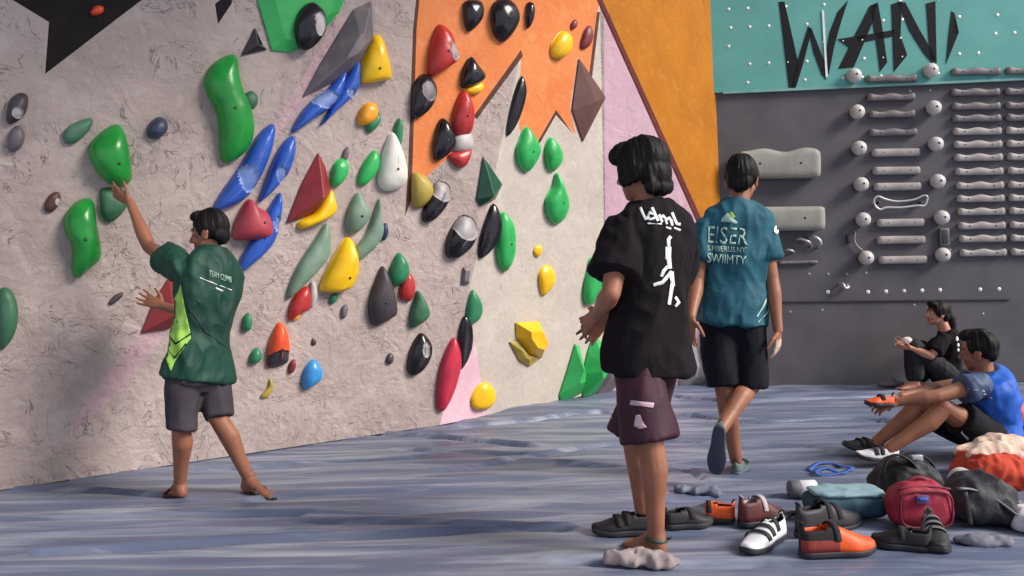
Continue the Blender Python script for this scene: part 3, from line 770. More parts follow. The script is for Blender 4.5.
for side, P in balls:
    for i, (x, y) in enumerate(P):
        c = D0(x, y); bm = bmesh.new(); n = PD.n; r = .072
        ax, ay = frame(n)
        rings = []
        for k in range(12):
            t = -.2 + (PI / 2 + .2) * k / 11
            z = .055 + r * math.sin(t); q = r * math.cos(t)
            rings.append([c + n * z + (ax * math.cos(2 * PI * j / 18) + ay * math.sin(2 * PI * j / 18)) * max(q, .003) for j in range(18)])
        rings.insert(0, [c + n * (-.002) + (ax * math.cos(2 * PI * j / 18) + ay * math.sin(2 * PI * j / 18)) * .045 for j in range(18)])
        add_loft(bm, rings)
        o = bm_obj('ball_grip', bm, BMt); recenter(o, c)
        tag(o, '%s ball grip from the top in the row of balls %s of the middle rungs' % (ords[i].replace('topmost', 'first'), side), 'ball grip', 'ball grips beside the rungs')
        b2 = bmesh.new(); disc(b2, n * (.055 + r + .0005), n, .012, 0, 8, .2)
        bm_obj('screw', b2, mat('rung screw', (70, 66, 68), .35, metal=.8), o, recalc=False)
def block(x0, y0, x1, y1, dep, label, lump):
    a, b = D0(x0, (y0 + y1) / 2), D0(x1, (y0 + y1) / 2 - 1)
    d = b - a; Ln = d.length; d.normalize(); n = PD.n; z = n.cross(d); z = z if z.z > 0 else -z
    hh = (D0(x0, y0) - D0(x0, y1)).length / 2
    bm = bmesh.new(); rings = []
    for i in range(25):
        t = i / 24; e = 1 - .1 * max(0, 1 - min(t, 1 - t) / .03)
        w = 1 + lump * (.10 * math.cos(t * 4 * PI + 2.2) + .05 * math.sin(t * 9))
        rings.append([a + d * Ln * t + n * (dep * e * (.5 + .5 * math.copysign(abs(math.cos(q)) ** .5, math.cos(q))) - .002) + z * (hh * e * (w if math.sin(q) > 0 else 1) * math.copysign(abs(math.sin(q)) ** .55, math.sin(q))) for q in [2 * PI * k / 20 for k in range(20)]])
    add_loft(bm, rings)
    o = bm_obj('sloper_rail', bm, mat('dusty resin rail', (150, 146, 138), .6, (128, 124, 118), 4, bump=.2, bscale=40)); recenter(o, (a + b) / 2)
    tag(o, label, 'climbing rail', 'thick rails behind the person in the teal shirt')
    for t in (.25, .75):
        b2 = bmesh.new(); disc(b2, d * Ln * (t - .5) + n * (dep * .985), n, .014, 0, 10, .3)
        bm_obj('screw', b2, mat('rung screw', (70, 66, 68), .35, metal=.8), o, recalc=False)
block(736, 152, 816, 180, .16, 'upper thick grey rail with a lumpy top, behind the head in the teal shirt', 1)
block(738, 208, 820, 232, .17, 'lower thick grey rail with a straight top, level with the teal shirt', 0)
# thin rail under the metal grips
rung(778, 817, 263, 262, .018, .04, RMD, 'thin dark rail below the shiny metal grips', None, 0)
# metal loop grip between the rungs
bm = bmesh.new()
P = [(872, 200), (876, 197), (884, 200), (896, 202), (912, 200), (921, 196), (925, 198), (922, 206), (915, 206), (898, 208), (884, 208), (878, 210), (873, 206)]
pts = catmull([D0(x, y, .05) for x, y in P], 4); pts.append(pts[0])
add_tube(bm, pts, .011, 8, cap=False)
o = bm_obj('metal_loop_grip', bm, mat('pale metal', (196, 192, 190), .35, metal=.4)); c = D0(898, 203); recenter(o, c)
tag(o, 'pale wire loop grip between the rungs of the middle column', 'grip')
for x in (877, 919):
    b2 = bmesh.new(); add_tube(b2, [D0(x, 203, -.002) - c, D0(x, 203, .055) - c], .012, 8); bm_obj('peg', b2, mat('rung screw', (70, 66, 68), .35, metal=.8), o)
# shiny grips under the lower rail
def grip(px, r, label, m_):
    bm = bmesh.new(); pts = catmull([D0(x, y, o_) for x, y, o_ in px], 5, False)
    add_tube(bm, pts, r, 8); o = bm_obj('metal_grip', bm, m_); recenter(o, D0(px[0][0], px[0][1])); tag(o, label, 'grip', 'shiny grips under the lower rail')
PM = mat('pale metal', (196, 192, 190), .35, metal=.4)
grip([(796, 240, 0), (798, 239, .05), (804, 241, .06), (808, 243, .05), (811, 246, 0)], .014, 'shiny bent metal grip, left of the two just under the lower thick rail', PM)
grip([(809, 238, 0), (812, 237, .05), (817, 240, .06), (819, 244, .05), (818, 247, 0)], .016, 'shiny bent metal grip, right of the two just under the lower thick rail', PM)
grip([(785, 250, 0), (787, 250, .04), (791, 251, .04), (794, 252, 0)], .013, 'small shiny metal grip nearest the arm of the person in teal', PM)
grip([(839, 284, 0), (841, 284, .05), (843, 288, .06), (847, 287, .04), (846, 285, .02)], .014, 'lone shiny metal hook on the bare dark grey board', PM)
bm = bmesh.new(); pts = catmull([D0(*p) for p in ((854, 230, .0), (854, 234, .03), (853, 239, .03), (855, 245, .03), (860, 250, .03), (863, 253, .01))], 5, False)
add_tube(bm, pts, .01, 8); o = bm_obj('cord', bm, mat('grey cord', (140, 132, 134), .7)); recenter(o, D0(854, 230)); tag(o, 'short grey cord hanging to the lowest left ball grip', 'cord')
bm = bmesh.new(); n = PD.n
a = D0(943, 237); dx = DU * .045; add_box(bm, a + n * .02, dx, n * .02, V((0, 0, .085)), .006)
o = bm_obj('edge_block', bm, mat('dark resin rung', (104, 96, 100))); recenter(o, a); tag(o, 'small dark upright block between the two lowest right ball grips', 'climbing hold')
b2 = bmesh.new(); add_box(b2, n * .041, DU * .03, n * .003, V((0, 0, .07)), .002); bm_obj('dark_face', b2, mat('dark slot', (48, 44, 48), .7), o)
bm = bmesh.new(); a = D0(848, 239); add_box(bm, a + n * .015, DU * .02, n * .016, V((0, 0, .04)), .006)
o = bm_obj('edge_block', bm, mat('dark slot', (48, 44, 48), .7)); recenter(o, a); tag(o, 'tiny black block on the board left of the hanging grey cord', 'climbing hold')
# ------------------------------------------------------------------ people
SKIN = mat('skin', (152, 100, 76), .5, (128, 82, 62), 7, bump=.05, bscale=60, spec=.4)
SKIN2 = mat('lighter skin', (190, 134, 110), .5, (172, 116, 94), 7, bump=.05, bscale=60, spec=.4)
DARKEYE = mat('eye and brow dark', (34, 24, 22), .4)
EYEW = mat('eye white', (214, 206, 200), .35)
LIP = mat('lips', (128, 70, 62), .5)
CHALK = mat('chalky skin', (196, 172, 158), .8, (170, 130, 108), 12)
HAIR = mat('black hair', (10, 7, 9), .6, (20, 14, 15), 30, bump=.7, bscale=90, spec=.22, stretch=(1, 1, .35), bdist=.006)
NAIL = None
def sup(c, X, Y, rx, ry, n=28, e=.8):
    out = []
    for k in range(n):
        q = 2 * PI * k / n; a, b = math.cos(q), math.sin(q)
        out.append(c + X * (rx * math.copysign(abs(a) ** e, a)) + Y * (ry * math.copysign(abs(b) ** e, b)))
    return out
def bez(a, b, c, t): return a * ((1 - t) ** 2) + b * (2 * t * (1 - t)) + c * (t * t)
class Torso:
    def __init__(s, J):
        s.P, s.N = J['pel'], J['neck']
        s.M = J.get('spine', (s.P + s.N) / 2)
        s.hx = (J['hipR'] - J['hipL']).normalized(); s.sx = (J['shR'] - J['shL']).normalized()
    def fr(s, t):
        tt = max(-.35, min(1.15, t))
        c = bez(s.P, s.M, s.N, min(max(tt, 0), 1))
        T0 = ((s.M - s.P) if (s.M - s.P).length > .01 else (s.N - s.P)).normalized(); T1 = (s.N - s.M).normalized()
        T = T0.lerp(T1, min(max(tt, 0), 1)).normalized()
        if tt < 0: c = s.P + T0.lerp(V((0, 0, 1)), .7).normalized() * (tt * (s.N - s.P).length)
        if tt > 1: c = s.N + T1 * ((tt - 1) * (s.N - s.P).length)
        if tt < 0 and s.N.z - s.P.z < .6 * (s.N - s.P).length: c = s.P + T0 * (tt * (s.N - s.P).length)
        X = s.hx.lerp(s.sx, min(max(tt, 0), 1)); X = (X - T * X.dot(T)).normalized()
        return c, X, T.cross(X).normalized()
    def rings(s, tab, grow=0, wide=1):
        out = []
        for t, rx, ry, off in tab:
            c, X, Y = s.fr(t)
            out.append(sup(c + Y * off, X, Y, rx * wide + grow, ry * wide + grow))
        return out
MALE = [(-.16, .165, .115, -.005), (0, .170, .118, -.005), (.3, .150, .108, .0), (.6, .172, .118, .004), (.8, .185, .116, .0), (.9, .168, .098, -.006), (.97, .118, .076, -.006), (1.02, .075, .066, 0)]
def head_geo(bm, c, f, u, k=1.0):
    f = f.normalized(); u = (u - f * u.dot(f)).normalized(); r = f.cross(u)
    P = lambda a, b, d: c + (r * a + f * b + u * d) * k
    E = lambda a, b, d, x, y, z: add_ell(bm, P(a, b, d), r * (x * k), f * (y * k), u * (z * k))
    E(0, -.012, .035, .076, .096, .086)
    E(0, .03, -.04, .058, .062, .07)
    E(0, .062, -.092, .030, .026, .022)
    E(0, .045, -.07, .048, .045, .035)
    add_chain(bm, [P(0, .084, .018), P(0, .108, -.022)], [.010 * k, .0155 * k], 10)
    for s in (-1, 1):
        E(s * .013, .098, -.026, .010, .012, .009)
        E(s * .077, -.012, -.012, .010, .022, .034); E(s * .081, -.02, .002, .010, .02, .022)
        E(s * .030, .074, .034, .026, .014, .008)
        E(s * .042, .060, -.03, .024, .026, .026)
        E(s * .031, .074, .012, .014, .012, .012)
    E(0, .086, -.056, .022, .012, .006); E(0, .084, -.067, .019, .012, .007)
    return r, f, u
def hand_geo(bm, w, d, n, s, curl=.35, k=1.0, spread=.10, thumb=.8):
    """w wrist, d finger direction, n back of the hand, s thumb side"""
    d = d.normalized(); n = (n - d * n.dot(d)).normalized()
    s2 = d.cross(n); s = s2 if s2.dot(s) > 0 else -s2
    R = []
    for t, a, b in ((-.01, .026, .020), (.02, .030, .018), (.05, .038, .016), (.08, .042, .0145), (.095, .040, .012)):
        R.append(sup(w + d * (t * k), s, n, a * k, b * k, 20, .85))
    add_loft(bm, R)
    for i, (o, L) in enumerate(((.032, .072), (.0105, .080), (-.0115, .075), (-.0325, .058))):
        p = w + d * (.088 * k) + s * (o * k)
        ang = spread * (1.5 - i) ; dd = (d + s * ang).normalized()
        pts = [p]; rs = [.0098 * k]; c_ = curl * (.9 + .12 * i); a = 0
        for j, fr in enumerate((.45, .31, .24)):
            a += c_ * (.7, 1, .8)[j]
            pts.append(pts[-1] + (dd * math.cos(a) - n * math.sin(a)) * (L * fr * k)); rs.append((.0090, .0082, .0068)[j] * k)
        add_chain(bm, pts, rs, 10)
    p = w + d * (.022 * k) + s * (.024 * k)
    t1 = (d * .62 + s * thumb - n * .25).normalized(); t2 = (d * .85 + s * thumb * .55 - n * .35).normalized()
    add_chain(bm, [p, p + t1 * (.042 * k), p + t1 * (.042 * k) + t2 * (.030 * k), p + t1 * (.042 * k) + t2 * (.055 * k)], [.0145 * k, .0115 * k, .0105 * k, .008 * k], 10)
def foot_geo(bm, an, f, u, k=1.0):
    f = f.normalized(); u = (u - f * u.dot(f)).normalized(); s = f.cross(u)
    g = lambda a, b, c: an + (f * a + u * b + s * c) * k
    add_chain(bm, [g(0, .02, 0), g(-.02, -.045, 0)], [.036 * k, .032 * k])
    add_chain(bm, [g(.01, -.01, 0), g(.07, -.04, .004), g(.13, -.058, .004)], [.036 * k, .031 * k, .019 * k])
    add_chain(bm, [g(-.02, -.05, 0), g(.06, -.058, -.012), g(.13, -.062, -.022)], [.028 * k, .02 * k, .018 * k])
    add_chain(bm, [g(.06, -.055, .012), g(.135, -.062, .024)], [.02 * k, .018 * k])
    for i, (c, L) in enumerate(((.028, .05), (.010, .045), (-.006, .04), (-.020, .033), (-.032, .026))):
        add_chain(bm, [g(.135 - abs(i - .5) * .004, -.062, c), g(.135 + L, -.066, c * 1.1)], [.0125 * k if i else .015 * k, .009 * k if i else .012 * k], 8)
def limb(bm, pts, rs): add_chain(bm, pts, rs, 14)
def arm_geo(bm, sh, el, wr, k=1.0):
    m = sh.lerp(el, .45); fo = el.lerp(wr, .28); f2 = el.lerp(wr, .7)
    limb(bm, [sh, m, el, fo, f2, wr], [.052 * k, .047 * k, .038 * k, .0425 * k, .031 * k, .0265 * k])
def leg_geo(bm, hip, kn, an, back, k=1.0):
    m = hip.lerp(kn, .5); c1 = kn.lerp(an, .3) + back * (.016 * k); c2 = kn.lerp(an, .65) + back * (.006 * k)
    limb(bm, [hip, m, kn], [.088 * k, .074 * k, .054 * k])
    limb(bm, [kn, c1, c2, an], [.052 * k, .056 * k, .042 * k, .034 * k])
def wrinkle(amp, f1=7, seed=0, squash=(1, 1, .55)):
    o = V((seed * 3.1, seed * 1.7, seed))
    def d(p, n):
        q = V((p.x * squash[0], p.y * squash[1], p.z * squash[2])) + o
        w = noise.noise(q * 2.2) * .5
        r = 1 - abs(noise.noise(q * f1 + V((w, w, w)))) * 2.4
        r2 = 1 - abs(noise.noise(q * f1 * 2.3 + V((w * 2, 0, w)))) * 2.4
        return amp * 1.9 * (r * .75 + r2 * .3 - .15)
    return d
def clothing_shirt(p, T, J, m, wide=1.0, hem=-.2, sl=.6, sr=.085, grow=.012, seed=0, amp=.006, hemw=1.0, mats=None, name='shirt', vox=.008):
    bm = bmesh.new()
    tab = [(hem, .176 * hemw, .128 * hemw, -.004)] + [(0, .176 * (1 + hemw) / 2, .124 * (1 + hemw) / 2, -.004)] + [(t, a, b, o) for t, a, b, o in MALE if t > .1]
    add_loft(bm, T.rings(tab, grow, wide))
    for S_ in 'LR':
        sh, el = J['sh' + S_], J['el' + S_]; d = (el - sh).normalized(); L = (el - sh).length
        c1, X, Y = T.fr(.86)
        inn = sh + (c1 - sh) * .25
        P = [inn, sh - d * .02, sh + d * (L * sl * .5), sh + d * (L * sl)]
        add_tube(bm, [inn, inn.lerp(sh, .6), sh + d * .03, sh + d * (L * sl * .6), sh + d * (L * sl)], [.05 * wide, .064 * wide, .073 * wide, sr * .94, sr], 18)
        add_ell(bm, sh, V((.066, 0, 0)) * wide, V((0, .066, 0)) * wide, V((0, 0, .064)) * wide)
    return voxel(name, bm, vox, 5, m, p, wrinkle(amp, 7, seed), mats)
def clothing_shorts(p, T, J, m, r_hip=.125, r_hem=.115, lenL=.95, lenR=.95, seed=0, amp=.006, name='shorts', top=.12, vox=.008, hemext=0):
    bm = bmesh.new()
    add_loft(bm, T.rings([(top, .150, .104, 0), (0, .158, .112, -.006), (-.12, .160, .112, -.006), (-.2, .12, .09, 0)], .004))
    for S_, ln in (('L', lenL), ('R', lenR)):
        hp, kn = J['hip' + S_], J['kn' + S_]
        d = (kn - hp); e = hp + d * ln
        add_tube(bm, [hp - d.normalized() * .03, hp.lerp(e, .4), hp.lerp(e, .75), e], [r_hip * .82, r_hip * .92, (r_hip + r_hem) / 2 * .98, r_hem], 20)
    return voxel(name, bm, vox, 5, m, p, wrinkle(amp, 6, seed + 5))
def hair_geo(p, c, f, u, style, k=1.0, name='hair', amp=.008):
    f = f.normalized(); u = (u - f * u.dot(f)).normalized(); r = f.cross(u)
    bm = bmesh.new()
    E = lambda a, b, d, x, y, z: add_ell(bm, c + (r * a + f * b + u * d) * k, r * (x * k), f * (y * k), u * (z * k))
    if style == 'short':
        E(0, -.024, .044, .084, .098, .097); E(0, .036, .104, .060, .046, .030); E(0, -.070, -.012, .066, .040, .060)
        for s in (-1, 1): E(s * .068, -.014, .03, .018, .05, .045)
    elif style == 'bushy':
        E(0, -.020, .045, .098, .112, .098); E(0, .055, .092, .078, .056, .042); E(0, -.065, -.02, .086, .060, .078); E(0, -.070, -.085, .070, .044, .034)
        for s in (-1, 1): E(s * .082, .0, .005, .024, .062, .066); E(s * .055, .07, .072, .034, .034, .038); E(s * .062, -.075, -.075, .03, .03, .04); E(s * .078, .035, -.02, .018, .03, .045)
        for i in range(0):
            a = random.uniform(-1, 1); b = random.uniform(-.3, 1)
            E(.095 * math.sin(a * 2.8), -.03 - .085 * math.cos(a * 2.8), .03 + .09 * b * .7, .028, .028, .03)
    elif style == 'quiff':
        E(0, -.024, .040, .081, .095, .088); E(0, .035, .108, .060, .055, .034); E(0, -.066, -.006, .062, .038, .056); E(0, .0, .118, .052, .07, .022)
        for s in (-1, 1): E(s * .068, -.016, .034, .017, .05, .04)
    elif style == 'long':
        E(0, -.022, .042, .084, .098, .090); E(0, .05, .095, .06, .042, .028); E(0, -.066, -.02, .07, .042, .07)
        for s in (-1, 1): E(s * .07, .0, .03, .018, .055, .055)
        q = [c + (f * a + u * b) * k for a, b in ((-.10, .02), (-.135, -.03), (-.15, -.11), (-.14, -.20), (-.135, -.26))]
        add_chain(bm, q, [.034 * k, .036 * k, .034 * k, .026 * k, .010 * k])
    def dsp(q, n):
        l = q - c; a = math.atan2(l.dot(r), l.dot(-f))
        return amp * (noise.noise(V((a * 5, l.dot(u) * 6, 1))) + .7 * noise.noise(V((a * 14, l.dot(u) * 8, 3))))
    return voxel(name, bm, .006 if style != 'long' else .008, 3, HAIR, p, dsp)
def make_body(p, J, c, hf, hu, hands, feet, skin, k=1.0, vox=.0055, chalk=(), torso=True):
    T = Torso(J); bm = bmesh.new()
    if torso: add_loft(bm, T.rings(MALE, -.024, 1.0 * min(k, 1)))
    add_chain(bm, [J['neck'] - (J['neck'] - J['pel']).normalized() * .03, J['neck'].lerp(c, .35), c + (hf * -.012 - hu * .04) * k], [.062 * k, .055 * k, .052 * k])
    r, f, u = head_geo(bm, c, hf, hu, k)
    for S_ in 'LR':
        arm_geo(bm, J['sh' + S_], J['el' + S_], J['wr' + S_], k)
        if S_ in hands: hand_geo(bm, J['wr' + S_], k=k, **hands[S_])
        fx = T.fr(0)[2]
        back = -((J['an' + S_] - J['hip' + S_]).normalized().cross(T.hx)).normalized()
        if back.dot(-fx) < 0 and J.get('stand', True): back = -back
        leg_geo(bm, J['hip' + S_], J['kn' + S_], J['an' + S_], J.get('back' + S_, back), k)
        if S_ in feet: foot_geo(bm, J['an' + S_], feet[S_][0], feet[S_][1], k)
    def ms(q):
        l = q - c; a, b, d = l.dot(r) / k, l.dot(f) / k, l.dot(u) / k
        if l.length < .17 * k and b > .05:
            for s in (-1, 1):
                e = ((a - s * .031) / .012) ** 2 + ((d - .013) / .006) ** 2
                if e < 1: return 1 if abs(a - s * .031) < .006 else 2
                if ((a - s * .031) / .022) ** 2 + ((d - .037 + abs(a - s * .03) * .15) / .005) ** 2 < 1: return 1
            if abs(a) < .022 and abs(d + .061) < .008 and b > .07: return 3
        for w, rad in chalk:
            if (q - w).length < rad: return 4
        return 0
    b = voxel('body', bm, vox, 3, [skin, DARKEYE, EYEW, LIP, CHALK], p, None, ms)
    return b, T
def px_mesh_on(target, polys, name, m, parent, off=.003, cell=2.0, lift=None):
    """flat shapes given in photo pixels, wrapped onto the surface they are printed on"""
    dg = bpy.context.evaluated_depsgraph_get()
    bv = BVHTree.FromPolygons([v.co[:] for v in target.data.vertices], [p.vertices[:] for p in target.data.polygons])
    bm = bmesh.new()
    for P in polys:
        xs = [q[0] for q in P]; ys = [q[1] for q in P]
        vs = [V(q) for q in P]; ed = [(i, (i + 1) % len(P)) for i in range(len(P))]
        x = math.floor(min(xs) / cell) * cell
        while x <= max(xs):
            y = math.floor(min(ys) / cell) * cell
            while y <= max(ys):
                if in_poly(x, y, P): vs.append(V((x, y)))
                y += cell
            x += cell
        ov, oe, of, _1, _2, _3 = geometry.delaunay_2d_cdt(vs, ed, [], 1, 1e-5)
        nv = []
        for q in ov:
            d = ray(q.x, q.y).normalized(); h = bv.ray_cast(CAM, d)
            nv.append(bm.verts.new(h[0] + h[1] * off) if h[0] is not None else None)
        for f in of:
            c = sum((ov[i] for i in f), V((0, 0))) / len(f)
            if all(nv[i] is not None for i in f) and in_poly(c.x, c.y, P):
                w = [nv[i] for i in f]
                if max((w[i].co - w[i - 1].co).length for i in range(len(w))) < .06:
                    try: bm.faces.new(w)
                    except ValueError: pass
    for v in [v for v in bm.verts if not v.link_faces]: bm.verts.remove(v)
    o = bm_obj(name, bm, m, parent, recalc=False)
    if len(o.data.polygons) and sum(p.normal.dot(CAM - p.center) for p in o.data.polygons) < 0: o.data.flip_normals()
    s = o.modifiers.new('thick', 'SOLIDIFY'); s.thickness = .0015; s.offset = 0
    return o
def strokes(lines, w):
    """thick pen strokes: list of (points, width) in pixels -> quads"""
    out = []
    for L_ in lines:
        pts, ww = (L_ if isinstance(L_, tuple) else (L_, w))
        for i, (a, b) in enumerate(zip(pts, pts[1:])):
            d = V((b[0] - a[0], b[1] - a[1])); l = d.length or 1; d /= l; n = V((-d.y, d.x)) * (ww / 2); e = d * (ww * .3)
            a_, b_ = V(a) - e, V(b) + e
            out.append([tuple(a_ + n), tuple(b_ + n), tuple(b_ - n), tuple(a_ - n)])
    return out
def text_px(txt, ox, oy, w, h, ux=(1, 0), uy=(0, 1)):
    """text outline polygons (filled triangles) laid out in a pixel box w x h"""
    cu = bpy.data.curves.new('t', 'FONT'); cu.body = txt; cu.size = 1; cu.resolution_u = 2
    o = bpy.data.objects.new('t', cu); COL.objects.link(o)
    dg = bpy.context.evaluated_depsgraph_get(); dg.update()
    me = bpy.data.meshes.new_from_object(o.evaluated_get(dg)); bpy.data.objects.remove(o); bpy.data.curves.remove(cu)
    xs = [v.co.x for v in me.vertices]; ys = [v.co.y for v in me.vertices]
    x0, x1, y0, y1 = min(xs), max(xs), min(ys), max(ys)
    pt = []
    for v in me.vertices:
        a = (v.co.x - x0) / (x1 - x0) * w; b = (y1 - v.co.y) / (y1 - y0) * h
        pt.append((ox + ux[0] * a + uy[0] * b, oy + ux[1] * a + uy[1] * b))
    out = [[pt[i] for i in p.vertices] for p in me.polygons]
    bpy.data.meshes.remove(me)
    return out
def lens(nm, J):
    L = lambda a, b: round((J[a] - J[b]).length, 2)
    print(nm, 'torso', L('pel', 'neck'), 'sh', L('shL', 'shR'), 'ua', L('shL', 'elL'), L('shR', 'elR'), 'fa', L('elL', 'wrL'), L('elR', 'wrR'), 'th', L('hipL', 'knL'), L('hipR', 'knR'), 'shin', L('knL', 'anL'), L('knR', 'anR'), 'anz', round(J['anL'].z, 3), round(J['anR'].z, 3))
# ---- shoes (worn and loose)
def shoe(parent, heel, f, u, L=.28, w=.048, h=.095, mu=None, ms=None, ml=None, name='shoe', strap=True, hollow=True, sole_t=.022, pointy=.6):
    """heel = point under the back of the heel; f toe direction; u up"""
    f = f.normalized(); u = (u - f * u.dot(f)).normalized(); s = f.cross(u)
    W = lambda t: w * (.62 + .30 * math.sin(min(t / .35, 1) * PI / 2) * .6 + .32 * math.exp(-((t - .68) / .2) ** 2)) * (math.sqrt(max(.002, 1 - ((t - .80) / .205) ** 2)) ** pointy if t > .80 else 1) * (math.sqrt(max(.02, 1 - ((.10 - t) / .105) ** 2)) if t < .10 else 1)
    Hh = lambda t: h * (1 if t < .32 else max(.28, 1 - (t - .32) / .62 * .74)) * (1 if t < .93 else max(.3, 1 - ((t - .93) / .075) ** 2 * .6))
    K = 26; NA = 16
    bm = bmesh.new(); rings = []
    for i in range(K + 1):
        t = i / K; ww, hh = W(t), Hh(t); c = heel + f * (L * t) + u * (sole_t * .8 + .01 * max(0, (t - .8) / .2) ** 2)
        ring = []
        for j in range(NA + 1):
            a = PI * j / NA; ca, sa = math.cos(a), math.sin(a)
            tp = 1 if t > .4 else .8 + .2 * t / .4
            ring.append(c + s * (ww * math.copysign(abs(ca) ** .75, ca) * (1 - (1 - tp) * sa)) + u * (hh * abs(sa) ** .9))
        rings.append(ring)
    vs = [[bm.verts.new(q) for q in r_] for r_ in rings]
    up_ = []
    for i in range(K):
        for j in range(NA):
            t = (i + .5) / K; a = (j + .5) / NA
            if hollow and .045 < t < .42 and abs(a - .5) < .24 * (1 if t < .3 else 1 - (t - .3) / .12 * .55): continue
            bm.faces.new((vs[i][j], vs[i + 1][j], vs[i + 1][j + 1], vs[i][j + 1]))
    for r_ in (0, K):
        try: bm.faces.new(vs[r_])
        except ValueError: pass
    up = bm_obj(name, bm, [mu, ml or mu], parent)
    sm = up.modifiers.new('thick', 'SOLIDIFY'); sm.thickness = .006; sm.offset = -1; sm.material_offset = 1
    bm = bmesh.new(); rg = []
    for i in range(K + 1):
        t = i / K; ww = W(t) * 1.08; c = heel + f * (L * (t * 1.02 - .01)) + u * (.012 * max(0, (t - .8) / .2) ** 2)
        q = max(0, (t - .9) / .1)
        rg.append([c + s * ww, c + s * ww * 1.02 + u * sole_t, c - s * ww * 1.02 + u * sole_t, c - s * ww])
    add_loft(bm, rg)
    so = bm_obj('sole', bm, ms, up); bv = so.modifiers.new('b', 'BEVEL'); bv.width = .004; bv.segments = 2
    # toe cap / rand and strap or laces
    if strap:
        for t in ((.46, .60) if strap is True else strap):
            bm = bmesh.new(); pts = []
            for j in range(13):
                a = PI * (.12 + .76 * j / 12); ca, sa = math.cos(a), math.sin(a)
                c = heel + f * (L * (t + .03 * math.cos(a))) + u * (sole_t * .8)
                pts.append(c + s * ((W(t) + .003) * math.copysign(abs(ca) ** .75, ca)) + u * ((Hh(t) + .003) * sa ** .9))
            rings = []
            for j, p_ in enumerate(pts):
                rings.append([p_ - f * .012, p_ + f * .012, p_ + f * .012 + u * .004, p_ - f * .012 + u * .004])
            add_loft(bm, rings); bm_obj('strap', bm, ml or ms, up)
    if hollow:
        bm = bmesh.new(); pts = []
        for j in range(9): # pull loop at the heel
            a = PI * j / 8; pts.append(heel + f * (.012 - .012 * math.sin(a)) + u * (sole_t + h * .86 + .013 * math.sin(a)) + s * (.012 * math.cos(a)))
        add_tube(bm, pts, .0032, 6); bm_obj('pull_loop', bm, ml or ms, up)
    return up
BLK = mat('black shoe', (15, 13, 18), .65, (26, 24, 30), 14, bump=.2, bscale=80)
SOLE = mat('dark rubber', (30, 30, 36), .6, (44, 44, 52), 10)
GREYSOLE = mat('grey rubber', (84, 92, 108), .6, (70, 78, 92), 10)
LIN = mat('dark lining', (28, 26, 31), .9)
WHT = mat('white shoe', (218, 218, 220), .55, (198, 198, 204), 10)

# ======== person in the black shirt (standing, seen from behind)
Yf = 3.25
f = V((-.5, .87, 0)).normalized(); l = V((-f.y, f.x, 0))
J = dict(neck=at(652, 205, 3.30), pel=at(648, 338, 3.31), shL=at(622, 231, 3.20), shR=at(682, 236, 3.44), elL=at(611, 293, 3.10), wrL=at(597, 315, 3.31),
         elR=at(668, 296, 3.58), wrR=at(606, 318, 3.60), knL=at(650, 440, 3.20), anL=at(656, 536, 3.22), knR=at(634, 438, 3.40), anR=at(642, 508, 3.49))
J['hipL'] = J['pel'] + l * .085; J['hipR'] = J['pel'] - l * .085
J['spine'] = J['pel'].lerp(J['neck'], .5) - f * .03
lens('black', J)
pA = empty('person', (0, 0, 0), 'person standing with back turned in a black T-shirt and maroon shorts', 'person')
hc = at(641, 171, 3.30); hf = V((-.74, .66, -.12)).normalized(); hu = V((-.04, 0, 1))
chalk = [(J['wrL'] + V((-.06, .1, -.03)), .0)]
body, T = make_body(pA, J, hc, hf, hu, dict(L=dict(d=at(577, 332, 3.44) - J['wrL'], n=V((-.75, -.6, .25)), s=V((-.2, .3, .9)), curl=.22), R=dict(d=V((-.5, -.1, -.45)), n=V((.4, .85, .3)), s=V((-.3, 0, .9)), curl=.3)),
    dict(L=(V((-.55, .83, -.02)), V((0, 0, 1)))), SKIN)
hair_geo(pA, hc, hf, hu, 'bushy', 1.0)
BLACKCLOTH = mat('black cotton', (17, 12, 17), .9, (23, 17, 22), 6, bump=.2, bscale=130, spec=.2)
sh = clothing_shirt(pA, T, J, BLACKCLOTH, wide=1.0, hem=-.24, sl=.70, sr=.098, grow=.006, seed=1, amp=.010, hemw=1.08)
MAROON = mat('maroon nylon', (58, 18, 36), .65, (46, 14, 29), 6, bump=.15, bscale=100, spec=.35)
so_ = clothing_shorts(pA, T, J, MAROON, .104, .116, 1.0, .98, seed=2, amp=.006, top=.0)
PRINTW = mat('white shirt print', (226, 224, 224), .7)
U = lambda L_: [(625 + x / 9.6, 190 + y / 9.6) for x, y in L_]
px_mesh_on(sh, strokes([(U([(150, 180), (172, 232), (196, 280), (222, 268)]), 2.8), (U([(264, 232), (238, 218), (222, 250), (238, 284), (272, 272)]), 2.2), (U([(258, 180), (282, 236), (310, 292)]), 2.8),
    (U([(325, 245), (340, 276), (352, 306)]), 2.6), (U([(335, 268), (362, 250), (384, 272), (398, 326)]), 2.4), (U([(394, 290), (420, 270), (438, 296), (447, 338)]), 2.4), (U([(448, 225), (470, 280), (494, 328), (520, 330)]), 2.6),
    (U([(222, 322), (345, 326)]), 2.0), (U([(395, 360), (430, 372)]), 1.8), (U([(470, 366), (522, 384)]), 2.0)], 2.6), 'lettering', PRINTW, sh)
U2 = lambda L_: [(640 + x / 6.4, 230 + y / 6.4) for x, y in L_]
